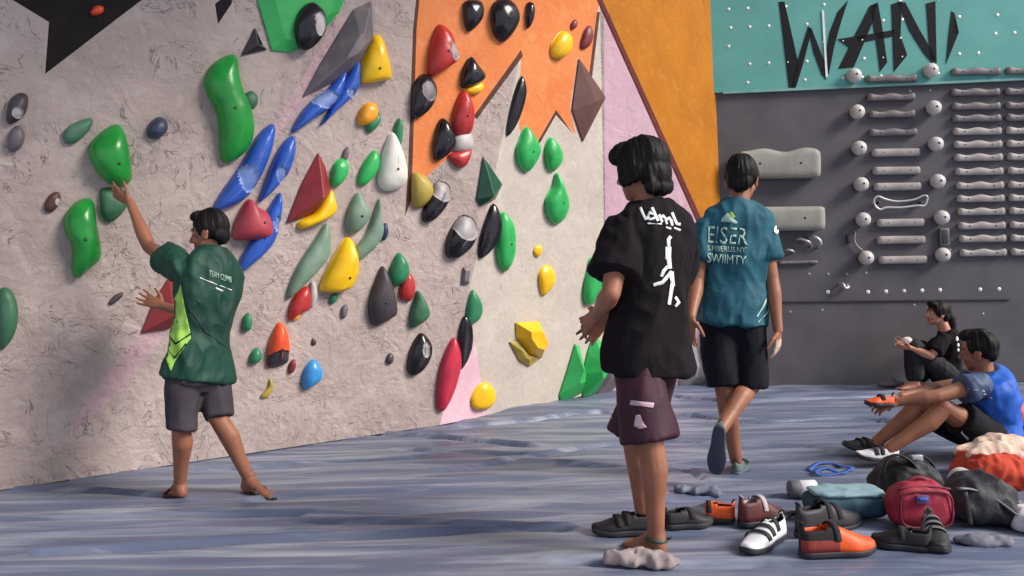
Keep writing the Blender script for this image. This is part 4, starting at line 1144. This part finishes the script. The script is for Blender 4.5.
px_mesh_on(sh, strokes([(U2([(190, 45), (178, 60), (180, 110)]), 3.2), (U2([(178, 118), (176, 180)]), 5.6), (U2([(178, 160), (186, 240)]), 4.6), (U2([(182, 225), (150, 260), (136, 292)]), 3.4), (U2([(196, 270), (170, 300), (140, 335), (90, 350)]), 3.6),
    (U2([(196, 275), (204, 350)]), 5.0), (U2([(204, 340), (184, 470)]), 3.8), (U2([(226, 432), (246, 462), (226, 486)]), 2.8)], 4), 'climber_print', PRINTW, sh)
PRINTP = mat('pale shorts print', (190, 160, 172), .7)
px_mesh_on(so_, [[(631, 400), (654, 403), (653, 408), (630, 405)]], 'label_strip', PRINTP, so_)
px_mesh_on(so_, [[(636, 415), (640, 415), (644, 424), (647, 427), (640, 429), (634, 426)]], 'logo', PRINTP, so_)
px_mesh_on(so_, [[(608, 415), (612, 415), (613, 419), (609, 421)]], 'side_mark', PRINTP, so_)
shoe(pA, J['anR'] - V((0, 0, J['anR'].z - .002)) + V((.055, -.01, 0)), V((-.98, .06, 0)), V((0, 0, 1)), .275, .048, .085, BLK, SOLE, LIN, strap=True)
bm = bmesh.new(); c = J['anL'] + V((0, 0, -.012)); add_tube(bm, [c + V((.041 * math.cos(t), .041 * math.sin(t), .004 * math.sin(2 * t))) for t in [2 * PI * i / 24 for i in range(25)]], .007, 8)
add_tube(bm, [c + V((.042, -.01, 0)), c + V((.06, -.02, .012))], .005, 6)
bm_obj('anklet', bm, mat('dark anklet', (28, 56, 48), .6), pA)

# ======== person in the teal shirt (walking away)
f = V((.08, 1, 0)).normalized(); l = V((-f.y, f.x, 0))
J = dict(neck=at(739, 203, 4.43), pel=at(731, 314, 4.46), shL=at(703, 229, 4.43), shR=at(761, 228, 4.44), elL=at(697, 281, 4.40), wrL=at(691, 317, 4.27), elR=at(772, 279, 4.42), wrR=at(778, 330, 4.36),
         knL=at(724, 387, 4.42), anL=at(736, 461, 4.50), knR=at(750, 386, 4.42), anR=at(720, 430, 4.20))
J['hipL'] = J['pel'] + l * .085; J['hipR'] = J['pel'] - l * .085
J['backR'] = V((-.3, -.5, .7)).normalized()
lens('teal', J)
pB = empty('person', (0, 0, 0), 'person walking away in a teal printed shirt and navy shorts', 'person')
hc = at(742, 181, 4.45); hf = V((.42, .90, -.08)).normalized(); hu = V((0, 0, 1))
body, T = make_body(pB, J, hc, hf, hu, dict(R=dict(d=V((-.02, .1, -1)), n=V((.8, -.6, 0)), s=V((-.5, -.7, 0)), curl=.30), L=dict(d=V((-.1, .05, -1)), n=V((-.85, -.5, 0)), s=V((.5, -.6, .1)), curl=.35)),
    dict(), SKIN, chalk=[(J['wrR'] + V((0, .01, -.13)), .085)])
hair_geo(pB, hc, hf, hu, 'short', 1.06)
TEAL = mat('teal jersey', (30, 88, 104), .7, (24, 74, 90), 5, bump=.2, bscale=120, spec=.3)
sh = clothing_shirt(pB, T, J, TEAL, wide=1.0, hem=-.08, sl=.60, sr=.080, seed=3, amp=.012, hemw=1.06, grow=.006)
NAVY = mat('navy shorts cloth', (13, 14, 28), .85, (9, 10, 22), 6, bump=.2, bscale=110, spec=.25)
so_ = clothing_shorts(pB, T, J, NAVY, .108, .092, .98, 1.02, seed=4, amp=.006, top=.04)
PW = mat('pale jersey print', (176, 206, 192), .7)
polys = text_px('EISER', 708, 226, 40, 17, (1, .055), (-.05, 1)) + text_px('S.MBERUS.NY', 707, 245, 39, 5.5, (1, .06), (-.04, 1)) + text_px('SWIIMTY', 707, 253, 39, 9, (1, .08), (-.03, 1))
px_mesh_on(sh, polys, 'lettering', PW, sh, cell=3)
px_mesh_on(sh, [[(722, 218), (728, 213), (733, 219), (737, 222), (736, 224), (721, 222)]], 'logo', PW, sh)
px_mesh_on(sh, [[(729, 213), (732, 212), (735, 217), (732, 219)]], 'logo_leaf', mat('lime print', (150, 180, 60), .7), sh)
px_mesh_on(sh, [ell_px(776, 230, 2.6, 4.5)], 'sleeve_badge', PRINTW, sh)
px_mesh_on(sh, strokes([([(757, 316), (763, 306), (768, 296)], 2.0), ([(758, 322), (766, 314), (771, 302)], 1.4)], 2), 'side_stripe', PW, sh)
shoe(pB, J['anL'] - V((0, 0, J['anL'].z - .002)) - V((.02, .055, 0)), V((.45, .9, 0)), V((0, 0, 1)), .26, .044, .06, mat('grey green sandal', (84, 100, 98), .6), GREYSOLE, LIN)
# lifted trailing foot: the sole faces the viewer
fd = (at(712, 474, 4.20) - at(716, 424, 4.14)).normalized(); un = V((.35, .93, .15)).normalized()
un = (un - fd * un.dot(fd)).normalized()
shoe(pB, J['anR'] - un * .072 - fd * .05 , fd, un, .275, .040, .07, mat('grey green sandal', (84, 100, 98), .6), mat('slate sole', (58, 64, 80), .6), LIN)

# ======== person at the wall (climber) in the green shirt
f = V((-.88, .47, 0)).normalized(); l = V((-f.y, f.x, 0))
J = dict(neck=at(212, 252, 4.27), pel=at(198, 366, 4.22), shL=at(183, 269, 4.14), shR=at(224, 274, 4.42), elL=at(149, 247, 4.34), wrL=at(130, 202, 4.46), elR=at(200, 318, 4.62), wrR=at(163, 306, 4.60),
         knL=at(181, 424, 4.12), anL=at(180, 484, 4.25), knR=at(218, 418, 4.22), anR=at(249, 479, 4.30))
J['hipL'] = J['pel'] + l * .08; J['hipR'] = J['pel'] - l * .08
J['spine'] = J['pel'].lerp(J['neck'], .5) - f * .03
lens('climber', J)
pC = empty('person', (0, 0, 0), 'person in a green jersey and grey shorts reaching up to a green hold', 'person')
hc = at(209, 234, 4.27); hf = V((-.985, .10, -.14)).normalized(); hu = V((-.12, .05, 1)).normalized()
wn = PA.n
body, T = make_body(pC, J, hc, hf, hu, dict(L=dict(d=at(107, 187, 4.48) - J['wrL'], n=V((.15, -.75, -.6)), s=V((.3, -.3, .85)), curl=.20), R=dict(d=at(136, 296, 4.60) - J['wrR'], n=V((.1, .75, -.6)), s=V((0, -.4, .9)), curl=.15, spread=.2)),
    dict(L=(V((-.55, .5, -.02)), V((0, 0, 1))), R=(V((.55, -.25, -.06)), V((0, 0, 1)))), SKIN, k=.93)
hair_geo(pC, hc, hf, hu, 'short', .97)
GREEN = mat('green jersey', (17, 62, 49), .62, (11, 46, 38), 5, bump=.2, bscale=120, spec=.35)
LIME = mat('lime side panel', (150, 196, 84), .65, (128, 178, 70), 6, bump=.15, bscale=120)
sh = clothing_shirt(pC, T, J, GREEN, wide=.95, hem=-.10, sl=.50, sr=.080, seed=6, amp=.013, hemw=1.08, grow=.010)
px_mesh_on(sh, [[(181, 284), (184, 300), (190, 330), (191, 338), (176, 360), (171, 372), (163, 352), (167, 330), (174, 300)]], 'side_panel', LIME, sh, off=.002)
px_mesh_on(sh, strokes([([(166, 331), (176, 344), (191, 334)], 1.6), ([(168, 350), (175, 358), (186, 344)], 1.4)], 1.6), 'panel_chevron', mat('black cotton', (30, 24, 30)), sh, off=.005)
px_mesh_on(sh, strokes([([(200, 278), (231, 290)], 1.3)], 1.3) + strokes([([(216, 288), (222, 291)], 1.4)], 1.4), 'back_stripe', PRINTW, sh)
px_mesh_on(sh, text_px('TEAM CLIMB', 209, 270, 22, 6, (1, .3), (0, 1)), 'lettering', PW, sh, cell=3)
px_mesh_on(sh, strokes([([(189, 308), (204, 330), (226, 348)], 1.6), ([(186, 292), (200, 304)], 1.2)], 1.6), 'dark_piping', mat('dark piping', (14, 36, 34), .7), sh)
GREYC = mat('grey shorts cloth', (66, 60, 66), .85, (56, 51, 57), 6, bump=.2, bscale=110, spec=.2)
so_ = clothing_shorts(pC, T, J, GREYC, .090, .078, 1.10, .98, seed=7, amp=.010, top=-.02)
SAN = mat('dark sandal strap', (40, 34, 36), .6)
for S_, fd in (('R', V((.55, -.25, -.02))), ('L', V((-.55, .5, 0)))):
    fd = fd.normalized(); s = fd.cross(V((0, 0, 1))); a = J['an' + S_]
    bm = bmesh.new(); rg = []
    for i in range(13):
        t = i / 12; w_ = .04 * (.8 + .3 * math.exp(-((t - .7) / .25) ** 2)) * (math.sqrt(max(.1, 1 - ((t - .5) / .5) ** 4)))
        c = V((a.x, a.y, a.z - .085)) + fd * (-.055 + .25 * t)
        rg.append([c + s * w_, c + s * w_ + V((0, 0, .012)), c - s * w_ + V((0, 0, .012)), c - s * w_])
    add_loft(bm, rg); sd_ = bm_obj('sandal', bm, SAN, pC)
    bm = bmesh.new(); c = V((a.x, a.y, a.z - .06)) + fd * .09
    add_tube(bm, [c + s * (.042 * math.cos(t)) + V((0, 0, .036 * math.sin(t) - .005)) - fd * (.02 * math.sin(t)) for t in [PI * i / 10 for i in range(11)]], [(.010, .003)] * 11, 8)
    bm_obj('strap', bm, SAN, sd_)

# ======== person seated in the blue shirt
f = V((-1, .08, 0)).normalized(); l = V((-f.y, f.x, 0))
J = dict(neck=at(985, 374, 4.76), pel=at(992, 441, 4.76), shL=at(978, 385, 4.60), shR=at(982, 382, 4.93), elL=at(937, 396, 4.56), wrL=at(897, 402, 4.62), elR=at(940, 387, 4.90), wrR=at(902, 396, 4.80),
         knL=at(944, 408, 4.58), anL=at(889, 449, 4.60), knR=at(918, 405, 4.92), anR=at(874, 444, 4.86), stand=False)
J['hipL'] = J['pel'] + l * .085; J['hipR'] = J['pel'] - l * .085
J['spine'] = J['pel'].lerp(J['neck'], .5) + V((.075, 0, .01))
J['backL'] = V((.3, 0, -.9)); J['backR'] = V((.3, 0, -.9))
lens('blue', J)
pD = empty('person', (0, 0, 0), 'person in a blue T-shirt sitting on the mat with knees up, seen from the side', 'person')
hc = at(979, 352, 4.76); hf = V((-.66, .74, -.14)).normalized(); hu = V((-.12, 0, 1)).normalized()
body, T = make_body(pD, J, hc, hf, hu, dict(L=dict(d=V((-1, .05, -.2)), n=V((0, -.6, .8)), s=V((0, .7, .5)), curl=.55), R=dict(d=V((-1, -.35, -.25)), n=V((0, .4, .8)), s=V((0, -.8, .4)), curl=.55)),
    dict(), SKIN, k=.98)
hair_geo(pD, hc, hf, hu, 'quiff', 1.0)
BLUE = mat('blue jersey', (28, 92, 190), .6, (24, 78, 168), 5, bump=.2, bscale=120, spec=.35)
SLATE = mat('slate sleeve', (52, 70, 104), .65, (44, 60, 92), 5)
sh = clothing_shirt(pD, T, J, [BLUE, SLATE], wide=.98, hem=-.1, sl=.36, sr=.080, seed=8, amp=.012, mats=lambda q: 1 if (q - J['shL'].lerp(J['elL'], .25)).length < .135 or (q - J['shR'].lerp(J['elR'], .25)).length < .135 or (q - J['neck']).length < .09 else 0)
px_mesh_on(sh, strokes([([(966, 392), (985, 394), (992, 398)], 1.0), ([(968, 389), (984, 391)], .8)], 1), 'sleeve_piping', PRINTW, sh)
BLKS = mat('black shorts cloth', (14, 12, 17), .85, (20, 18, 23), 6, bump=.2, bscale=110, spec=.25)
so_ = clothing_shorts(pD, T, J, BLKS, .112, .10, .72, .72, seed=9, amp=.006)
px_mesh_on(so_, [[(962, 431), (969, 438), (968, 440), (961, 433)]], 'logo', PRINTW, so_)
for S_, hp in (('L', J['anL']), ('R', J['anR'])):
    fd = V((-1, .03, .16 if S_ == 'L' else .22)).normalized()
    shoe(pD, V((hp.x + .045, hp.y, max(.004, hp.z - .085))), fd, V((.1, 0, 1)), .24, .045, .075, WHT if S_ == 'L' else BLK, SOLE, LIN)
# ======== person seated by the back wall
J = dict(neck=at(946, 331, 7.58), pel=at(945, 375, 7.60), shL=at(944, 339, 7.43), shR=at(947, 338, 7.73), elL=at(931, 356, 7.38), wrL=at(911, 348, 7.44), elR=at(928, 352, 7.72), wrR=at(908, 344, 7.62),
         knL=at(913, 347, 7.49), anL=at(915, 381, 7.50), knR=at(922, 348, 7.70), anR=at(921, 380, 7.68), stand=False)
l = V((0, -1, 0)); J['hipL'] = J['pel'] + l * .085; J['hipR'] = J['pel'] - l * .085
J['spine'] = J['pel'].lerp(J['neck'], .5) + V((.06, 0, .01)); J['backL'] = J['backR'] = V((1, 0, 0))
lens('woman', J)
pE = empty('person', (0, 0, 0), 'person with a dark ponytail in black, sitting by the grey back wall', 'person')
hc = at(937, 314, 7.58); hf = V((-1, 0, .05)).normalized(); hu = V((-.05, 0, 1)).normalized()
body, T = make_body(pE, J, hc, hf, hu, dict(L=dict(d=V((-1, .1, .1)), n=V((0, -.5, -.8)), s=V((0, -.8, .5)), curl=.35), R=dict(d=V((-1, -.2, .12)), n=V((0, .5, -.8)), s=V((0, .8, .5)), curl=.35)),
    dict(L=(V((-1, 0, -.05)), V((0, 0, 1))), R=(V((-1, .1, -.05)), V((0, 0, 1)))), SKIN2, k=.92, vox=.007)
hair_geo(pE, hc, hf, hu, 'long', 1.0)
sh = clothing_shirt(pE, T, J, BLACKCLOTH, wide=.86, hem=-.1, sl=.75, sr=.075, seed=11, amp=.006)
px_mesh_on(sh, [ell_px(957, 339, 1.3, 2.4), ell_px(958, 345, 1.3, 2.0), ell_px(958, 350, 1.2, 1.8)], 'back_print', PRINTW, sh, off=.003)
PANT = mat('black trousers cloth', (14, 15, 22), .85, (20, 21, 28), 6, bump=.2, bscale=110)
bm = bmesh.new(); add_loft(bm, T.rings([(.12, .14, .10, 0), (0, .155, .12, 0), (-.14, .15, .11, 0)], .004))
for S_ in 'LR':
    a, b, c = J['hip' + S_], J['kn' + S_], J['an' + S_]
    add_chain(bm, [a, a.lerp(b, .5), b, b.lerp(c, .5), b.lerp(c, .8)], [.098, .09, .075, .078, .08])
voxel('trousers', bm, .009, 5, PANT, pE, wrinkle(.007, 6, 13))
# ------------------------------------------------------------------ things lying on the mat
def ground(o_list):
    pass
def heap(name, label, cat, px, rx, ry, h, m, seed, rot=0, amp=.010, f=9, group=None, lumps=6, z0=0.0, vox=.008):
    """crumpled cloth: a low pile of soft lumps with folds"""
    c = fl(*px) if len(px) == 2 else V(px); R_ = random.Random(seed)
    bm = bmesh.new(); a = math.radians(rot); X = V((math.cos(a), math.sin(a), 0)); Y = V((-X.y, X.x, 0))
    for i in range(lumps):
        t = R_.uniform(-.62, .62); u = R_.uniform(-.5, .5); k = R_.uniform(.35, .55); hh = h * R_.uniform(.5, 1) * (1 - .5 * abs(t))
        add_ell(bm, c + X * (rx * t) + Y * (ry * u) + V((0, 0, z0 + hh * .42)), X * (rx * k), Y * (ry * k * 1.2), V((0, 0, hh * .58)))
    add_ell(bm, c + V((0, 0, z0 + h * .25)), X * rx * .92, Y * ry * .9, V((0, 0, h * .3)))
    o = voxel(name, bm, vox, 3, m, None, wrinkle(amp, f, seed, (1, 1, .8)))
    for v in o.data.vertices: v.co.z = max(v.co.z, z0 + .0005)
    recenter(o, c); tag(o, label, cat, group); return o
def loose(label, heel, toe, m, ms=SOLE, ml=LIN, w=.048, h=.09, strap=True, split=None, group=None, L=None, name='climbing_shoe', cat='shoe', roll=0, z=None):
    a, b = fl(*heel), fl(*toe); f_ = b - a; L = L or f_.length; f_.z = 0; f_.normalize()
    up_ = (V((0, 0, 1)) + f_.cross(V((0, 0, 1))) * roll).normalized()
    root = empty(name, a, label, cat, group)
    u_ = shoe(root, V((0, 0, .003 if z is None else z)), f_, up_, L, w, h, m, ms, ml, 'upper', strap)
    if split:
        u_.data.materials.append(split[1])
        for p in u_.data.polygons:
            if p.center.dot(f_) > split[0] * L: p.material_index = 2
            elif len(split) > 2 and p.center.z > split[2]: p.material_index = 1
    return root
ORG = mat('orange shoe upper', (232, 92, 24), .55, (206, 70, 18), 12, bump=.15, bscale=80)
RUST = mat('rust shoe upper', (148, 50, 34), .6, (120, 40, 30), 12, bump=.2, bscale=80)
MRN = mat('maroon shoe upper', (98, 36, 40), .6, (70, 30, 36), 12, bump=.2, bscale=80)
GRY = mat('grey shoe upper', (112, 112, 120), .65, (86, 86, 96), 12, bump=.2, bscale=80)
loose('orange and rust climbing shoe with a black sole, nearest the viewer', (800, 557), (873, 551), RUST, h=.12, w=.054, split=(.45, ORG, .072), strap=(.42,))
loose('black climbing shoe with straps tucked behind the orange and rust one', (797, 538), (858, 524), mat('plum black upper', (34, 28, 40), .6), h=.13, w=.05, strap=(.40, .54))
loose('orange and grey climbing shoe lying left of the maroon one', (735, 523), (686, 519), ORG, h=.08, w=.045, split=(.55, GRY), strap=(.48,), L=.24)
loose('maroon climbing shoe with a pale strap in the middle of the shoe pile', (740, 527), (782, 519), MRN, ml=mat('pale strap', (176, 166, 168), .7), h=.12, w=.05, strap=(.45,), L=.24)
loose('black climbing shoe half hidden behind the calf of the person in the black shirt', (664, 529), (712, 524), BLK, h=.075, strap=(.5,), L=.23)
loose('white climbing shoe with black straps pointing to the lower left', (783, 536), (745, 556), WHT, ml=BLK, h=.085, w=.046, strap=(.36, .52, .66))
loose('black shoe lying toe to the left in front of the red bag', (932, 552), (889, 546), BLK, ms=SOLE, h=.075, strap=(.5,), L=.22)
loose('black buckled shoe pointing toward the viewer in front of the red bag', (928, 536), (946, 568), BLK, ms=SOLE, h=.10, strap=(.40, .52, .64), ml=mat('grey buckle strap', (108, 106, 110), .6), L=.25)
# shoe held by the seated person in blue
c = at(894, 407, 4.60); root = empty('climbing_shoe', c, 'orange and black climbing shoe held by the seated person in blue', 'shoe')
shoe(root, V((0, 0, 0)), V((-1, .1, .05)), V((.05, .1, 1)), .16, .04, .055, ORG, SOLE, LIN, 'upper', (.45,))
# white tub with a grey cap lying on its side
c = fl(800, 497); r = .042; root = empty('tub', c, 'small white tub with a dark grey cap lying on the mat', 'tub')
bm = bmesh.new(); add_tube(bm, [V((x, 0, r)) for x in (-.005, 0, .075, .08)], [r * .9, r, r, r * .9], 24); bm_obj('body', bm, WHT, root)
bm = bmesh.new(); add_tube(bm, [V((x, 0, r)) for x in (-.055, -.05, -.008, -.006)], [r * .93, r * 1.02, r * 1.02, r], 24); bm_obj('cap', bm, mat('grey cap', (92, 94, 100), .6), root)
# blue strap curled on the mat
bm = bmesh.new()
P = [(809, 472), (818, 466), (832, 464), (842, 468), (852, 471), (840, 473), (826, 470), (816, 474), (822, 476), (846, 474)]
pts = [fl(*p) + V((0, 0, .008 + .008 * math.sin(i * 2.1))) for i, p in enumerate(P)]
pts = catmull(pts, 5, False); rings = []
for i, p in enumerate(pts):
    d = (pts[min(i + 1, len(pts) - 1)] - pts[max(i - 1, 0)]).normalized(); s_ = d.cross(V((0, 0, 1))).normalized()
    rings.append([p - s_ * .014, p + s_ * .014, p + s_ * .014 + V((0, 0, .005)), p - s_ * .014 + V((0, 0, .005))])
add_loft(bm, rings); o = bm_obj('strap', bm, mat('blue webbing', (52, 92, 176), .7)); recenter(o, pts[0]); tag(o, 'curled blue strap lying on the mat behind the white tub', 'strap')
bm = bmesh.new(); P = [(782, 521), (790, 517), (800, 516), (806, 519)]
pts = catmull([fl(*p) + V((0, 0, .008)) for p in P], 5, False); rings = []
for i, p in enumerate(pts):
    d = (pts[min(i + 1, len(pts) - 1)] - pts[max(i - 1, 0)]).normalized(); s_ = d.cross(V((0, 0, 1))).normalized()
    rings.append([p - s_ * .016, p + s_ * .016, p + s_ * .016 + V((0, 0, .012)), p - s_ * .016 + V((0, 0, .012))])
add_loft(bm, rings); o = bm_obj('strap', bm, BLK); recenter(o, pts[0]); tag(o, 'short black strap lying flat left of the orange and rust shoe', 'strap')
# soft boxes: bags
def softbox(c, X, Y, hx, hy, hz, e=.45, n=28, sag=0, seed=0, amp=.006, top=1.0):
    """rounded bag body standing on c (superellipsoid lofted upward)"""
    bm = bmesh.new(); rings = []
    for i in range(15):
        t = i / 14; z = hz * t; q = abs(2 * t - 1) ** 3.2; k = math.sqrt(max(.02, 1 - q * .8)) if 0 < i < 14 else .5
        k *= 1 + (top - 1) * t
        rg = sup(c + V((0, 0, z + .001)), X, Y, hx * k, hy * k, n, e)
        rings.append([p - V((0, 0, sag * t * (abs((p - c).dot(X)) / hx) ** 2)) for p in rg])
    add_loft(bm, rings)
    return bm
def bag(name, label, cat, c, rot, hx, hy, hz, m, seed=0, amp=.006, sag=0, top=1.0, e=.45, vox=.009):
    a = math.radians(rot); X = V((math.cos(a), math.sin(a), 0)); Y = V((-X.y, X.x, 0))
    root = empty(name, c, label, cat)
    b = voxel('body', softbox(V((0, 0, .004)), X, Y, hx, hy, hz, e, sag=sag, top=top), vox, 4, m, root, wrinkle(amp, 7, seed, (1, 1, 1)))
    for v in b.data.vertices: v.co.z = max(v.co.z, .001)
    return root, X, Y, b
TEALB = mat('teal bag cloth', (32, 74, 88), .75, (26, 62, 78), 6, bump=.15, bscale=90); TEALT = mat('pale teal lid', (120, 150, 160), .7, (140, 164, 170), 6)
root, X, Y, b = bag('duffel_bag', 'low dark teal duffel bag with a pale teal top beside the red bag', 'bag', fl(845, 517), -2, .175, .11, .12, TEALB, 3, .004)
bm = bmesh.new(); add_loft(bm, [sup(V((0, 0, z)), X, Y, .163 * k, .10 * k, 28, .45) for z, k in ((.108, .8), (.120, .98), (.128, .95), (.133, .7))]); voxel('lid', bm, .008, 3, TEALT, root, wrinkle(.004, 8, 4))
REDB = mat('red bag cloth', (158, 32, 58), .7, (136, 26, 50), 7, bump=.2, bscale=110); REDP = mat('dark red piping', (112, 22, 42), .6)
root, X, Y, b = bag('bag', 'crimson red zipped bag with a small blue logo standing on the mat', 'bag', fl(919, 527), -4, .132, .082, .20, REDB, 5, .006, sag=.02, top=.94, e=.5)
bm = bmesh.new()
for s_ in (-1,):
    pts = [X * (.108 * math.copysign(abs(math.cos(t)) ** .5, math.cos(t))) + V((0, 0, .098 + .078 * math.copysign(abs(math.sin(t)) ** .5, math.sin(t)))) + Y * (s_ * .078) for t in [2 * PI * i / 40 for i in range(41)]]
    add_tube(bm, pts, .005, 8, cap=False)
bm_obj('piping', bm, REDP, root)
bm = bmesh.new(); add_tube(bm, [X * x + V((0, 0, .192 - .9 * x * x)) + Y * -.055 for x in [-.11 + .22 * i / 12 for i in range(13)]], [(.006, .004)] * 13, 8); bm_obj('zipper', bm, REDP, root)
bm = bmesh.new(); add_tube(bm, [X * (.045 * math.cos(t)) + V((0, 0, .186 + .03 * math.sin(t))) for t in [PI * i / 12 for i in range(13)]], [(.010, .004)] * 13, 8); bm_obj('handle', bm, REDP, root)
bm = bmesh.new(); add_box(bm, X * -.02 + V((0, 0, .145)) - Y * .088, X * .026, Y * .006, V((0, 0, .018)), .003)
lg = bm_obj('logo', bm, mat('blue grey patch', (92, 70, 110), .7), root)
bm = bmesh.new(); add_box(bm, X * -.02 + V((0, 0, .148)) - Y * .096, X * .018, Y * .003, V((0, 0, .006)), .002); bm_obj('logo_band', bm, mat('blue logo', (60, 96, 196), .5), lg)
BAGB = mat('black bag nylon', (14, 13, 18), .65, (22, 21, 28), 8, bump=.3, bscale=60); BAGG = mat('charcoal bag nylon', (38, 38, 45), .65, (28, 28, 35), 8, bump=.3, bscale=60)
root, X, Y, b = bag('backpack', 'black backpack lying behind the red bag with straps on top', 'backpack', fl(905, 500), 8, .16, .12, .20, BAGB, 7, .012, sag=.05, top=.8)
for k, (x0, x1, hh, yy) in enumerate(((-.16, .02, .235, -.06), (-.04, .15, .225, .0))):
    bm = bmesh.new(); pts = [X * (x0 + (x1 - x0) * t) + Y * (yy + .02 * math.sin(t * 5)) + V((0, 0, .13 + (hh - .13) * math.sin(PI * t) ** .6)) for t in [i / 14 for i in range(15)]]
    add_tube(bm, pts, [(.006, .020)] * 15, 10); bm_obj('strap', bm, BAGB, root)
bm = bmesh.new(); add_box(bm, X * .03 + Y * -.05 + V((0, 0, .215)), X * .03, Y * .012, V((0, 0, .016)), .005); bm_obj('buckle', bm, mat('pale buckle', (150, 150, 156), .4), root)
root, X, Y, b = bag('duffel_bag', 'charcoal grey bag slumped to the right of the red bag', 'bag', fl(980, 520), -14, .165, .14, .20, BAGG, 9, .012, sag=.06, top=.72)
bm = bmesh.new(); pts = [X * (-.12 + .25 * t) + Y * (-.13 + .03 * math.sin(t * 4)) + V((0, 0, .17 - .13 * t * t)) for t in [i / 12 for i in range(13)]]
add_tube(bm, pts, [(.014, .005)] * 13, 8); bm_obj('strap', bm, mat('grey webbing', (118, 118, 126), .6), root)
bm = bmesh.new(); pts = [X * (-.10 + .02 * t) + Y * (-.15) + V((0, 0, .16 - .14 * t)) for t in [i / 8 for i in range(9)]]
add_tube(bm, pts, [(.012, .005)] * 9, 8); bm_obj('strap', bm, BAGB, root)
# roll of tape leaning behind the charcoal bag
bm = bmesh.new(); c = fl(962, 494); rings = []
for i in range(33):
    t = 2 * PI * i / 32; d = V((math.cos(t), 0, math.sin(t)))
    rings.append([c + V((0, 0, .066)) + d * rr_ + V((0, yy, 0)) for rr_, yy in ((.040, -.02), (.064, -.02), (.064, .02), (.040, .02))])
add_loft(bm, rings, cap=False); o = bm_obj('tape_roll', bm, mat('white tape', (206, 200, 196), .7), smooth=False); recenter(o, c); tag(o, 'white roll of finger tape standing between the bags and the orange cloth', 'tape roll')
OC = mat('orange red cloth', (186, 72, 52), .85, (160, 56, 42), 6, bump=.2, bscale=90, spec=.2); PK = mat('pink cloth', (206, 120, 112), .8, (188, 100, 96), 6, bump=.2, bscale=90, spec=.2)
BG = mat('beige cloth', (214, 188, 172), .85, (196, 168, 152), 6, bump=.2, bscale=90, spec=.2)
heap('jacket', 'crumpled orange red jacket heaped behind the charcoal bag', 'jacket', (1000, 483), .25, .15, .22, OC, 21, 0, .016, 9, lumps=8)
heap('towel', 'beige towel draped on top of the orange red jacket', 'towel', tuple(fl(1008, 481) + V((0, .05, .115))), .26, .14, .12, BG, 22, 4, .012, 8, z0=0, lumps=8)
heap('cloth', 'small crumpled pink cloth between the charcoal bag and the orange red jacket', 'cloth', (994, 500), .11, .07, .075, PK, 23, 0, .009, 11)
heap('sheet', 'pale crumpled sheet beside the charcoal bag at the right edge', 'sheet', (1046, 530), .13, .14, .13, mat('pale sheet', (206, 200, 206), .8, (180, 174, 182), 6), 24, 20, .012, 9)
heap('cloth', 'crumpled grey cloth on the mat in front of the charcoal bag', 'cloth', (985, 545), .12, .05, .045, mat('grey cloth', (118, 118, 130), .8, (92, 92, 104), 6), 25, -12, .010, 11)
heap('cloth', 'crumpled pale tan cloth around the bare foot of the person in the black shirt', 'cloth', (640, 564), .14, .05, .06, mat('tan cloth', (164, 148, 146), .85, (126, 114, 118), 9), 26, -6, .012, 13, lumps=8)
heap('cloth', 'thin crumpled grey cloth behind the pile of climbing shoes', 'cloth', (697, 493), .12, .05, .05, mat('slate cloth', (110, 116, 132), .8, (90, 96, 112), 9), 27, -20, .009, 11)
heap('bag', 'pink bag partly hidden behind the back of the seated person in blue', 'bag', tuple(fl(1014, 427)), .12, .10, .34, mat('coral bag', (196, 96, 92), .75, (170, 76, 78), 6), 28, 0, .012, 7, lumps=5)
heap('cushion', 'small grey cushion on the mat by the feet of the person at the back wall', 'cushion', tuple(fl(890, 386.5)), .12, .09, .10, mat('grey cushion', (112, 106, 112), .85), 29, 0, .004, 5)
bm = bmesh.new(); c = at(907, 341, 7.50); add_ell(bm, c, V((.05, 0, 0)), V((0, .05, 0)), V((0, 0, .038))); o = voxel('chalk_ball', bm, .008, 2, mat('chalk', (220, 208, 200), .9), None, wrinkle(.003, 20, 3)); recenter(o, c); tag(o, 'pale chalk ball in the hands of the person sitting by the back wall', 'chalk ball')
# ------------------------------------------------------------------ light
W = bpy.data.worlds.new('sky'); S.world = W; W.use_nodes = True
bg = W.node_tree.nodes['Background']
bg.inputs[0].default_value = (.80, .86, 1.0, 1); bg.inputs[1].default_value = .74
sd = bpy.data.lights.new('sun', 'SUN'); sd.energy = 4.8; sd.angle = math.radians(22); sd.color = (1, .93, .84)
so = bpy.data.objects.new('sun', sd); COL.objects.link(so)
ldir = V((-.86, .34, -.62)).normalized()
so.rotation_euler = ldir.to_track_quat('-Z', 'Y').to_euler(); so.location = (6, -3, 6)
S.view_settings.view_transform = 'Standard'
S.view_settings.look = 'None'
S.view_settings.exposure = 0.18
S.view_settings.gamma = 1
S.view_settings.use_curve_mapping = False
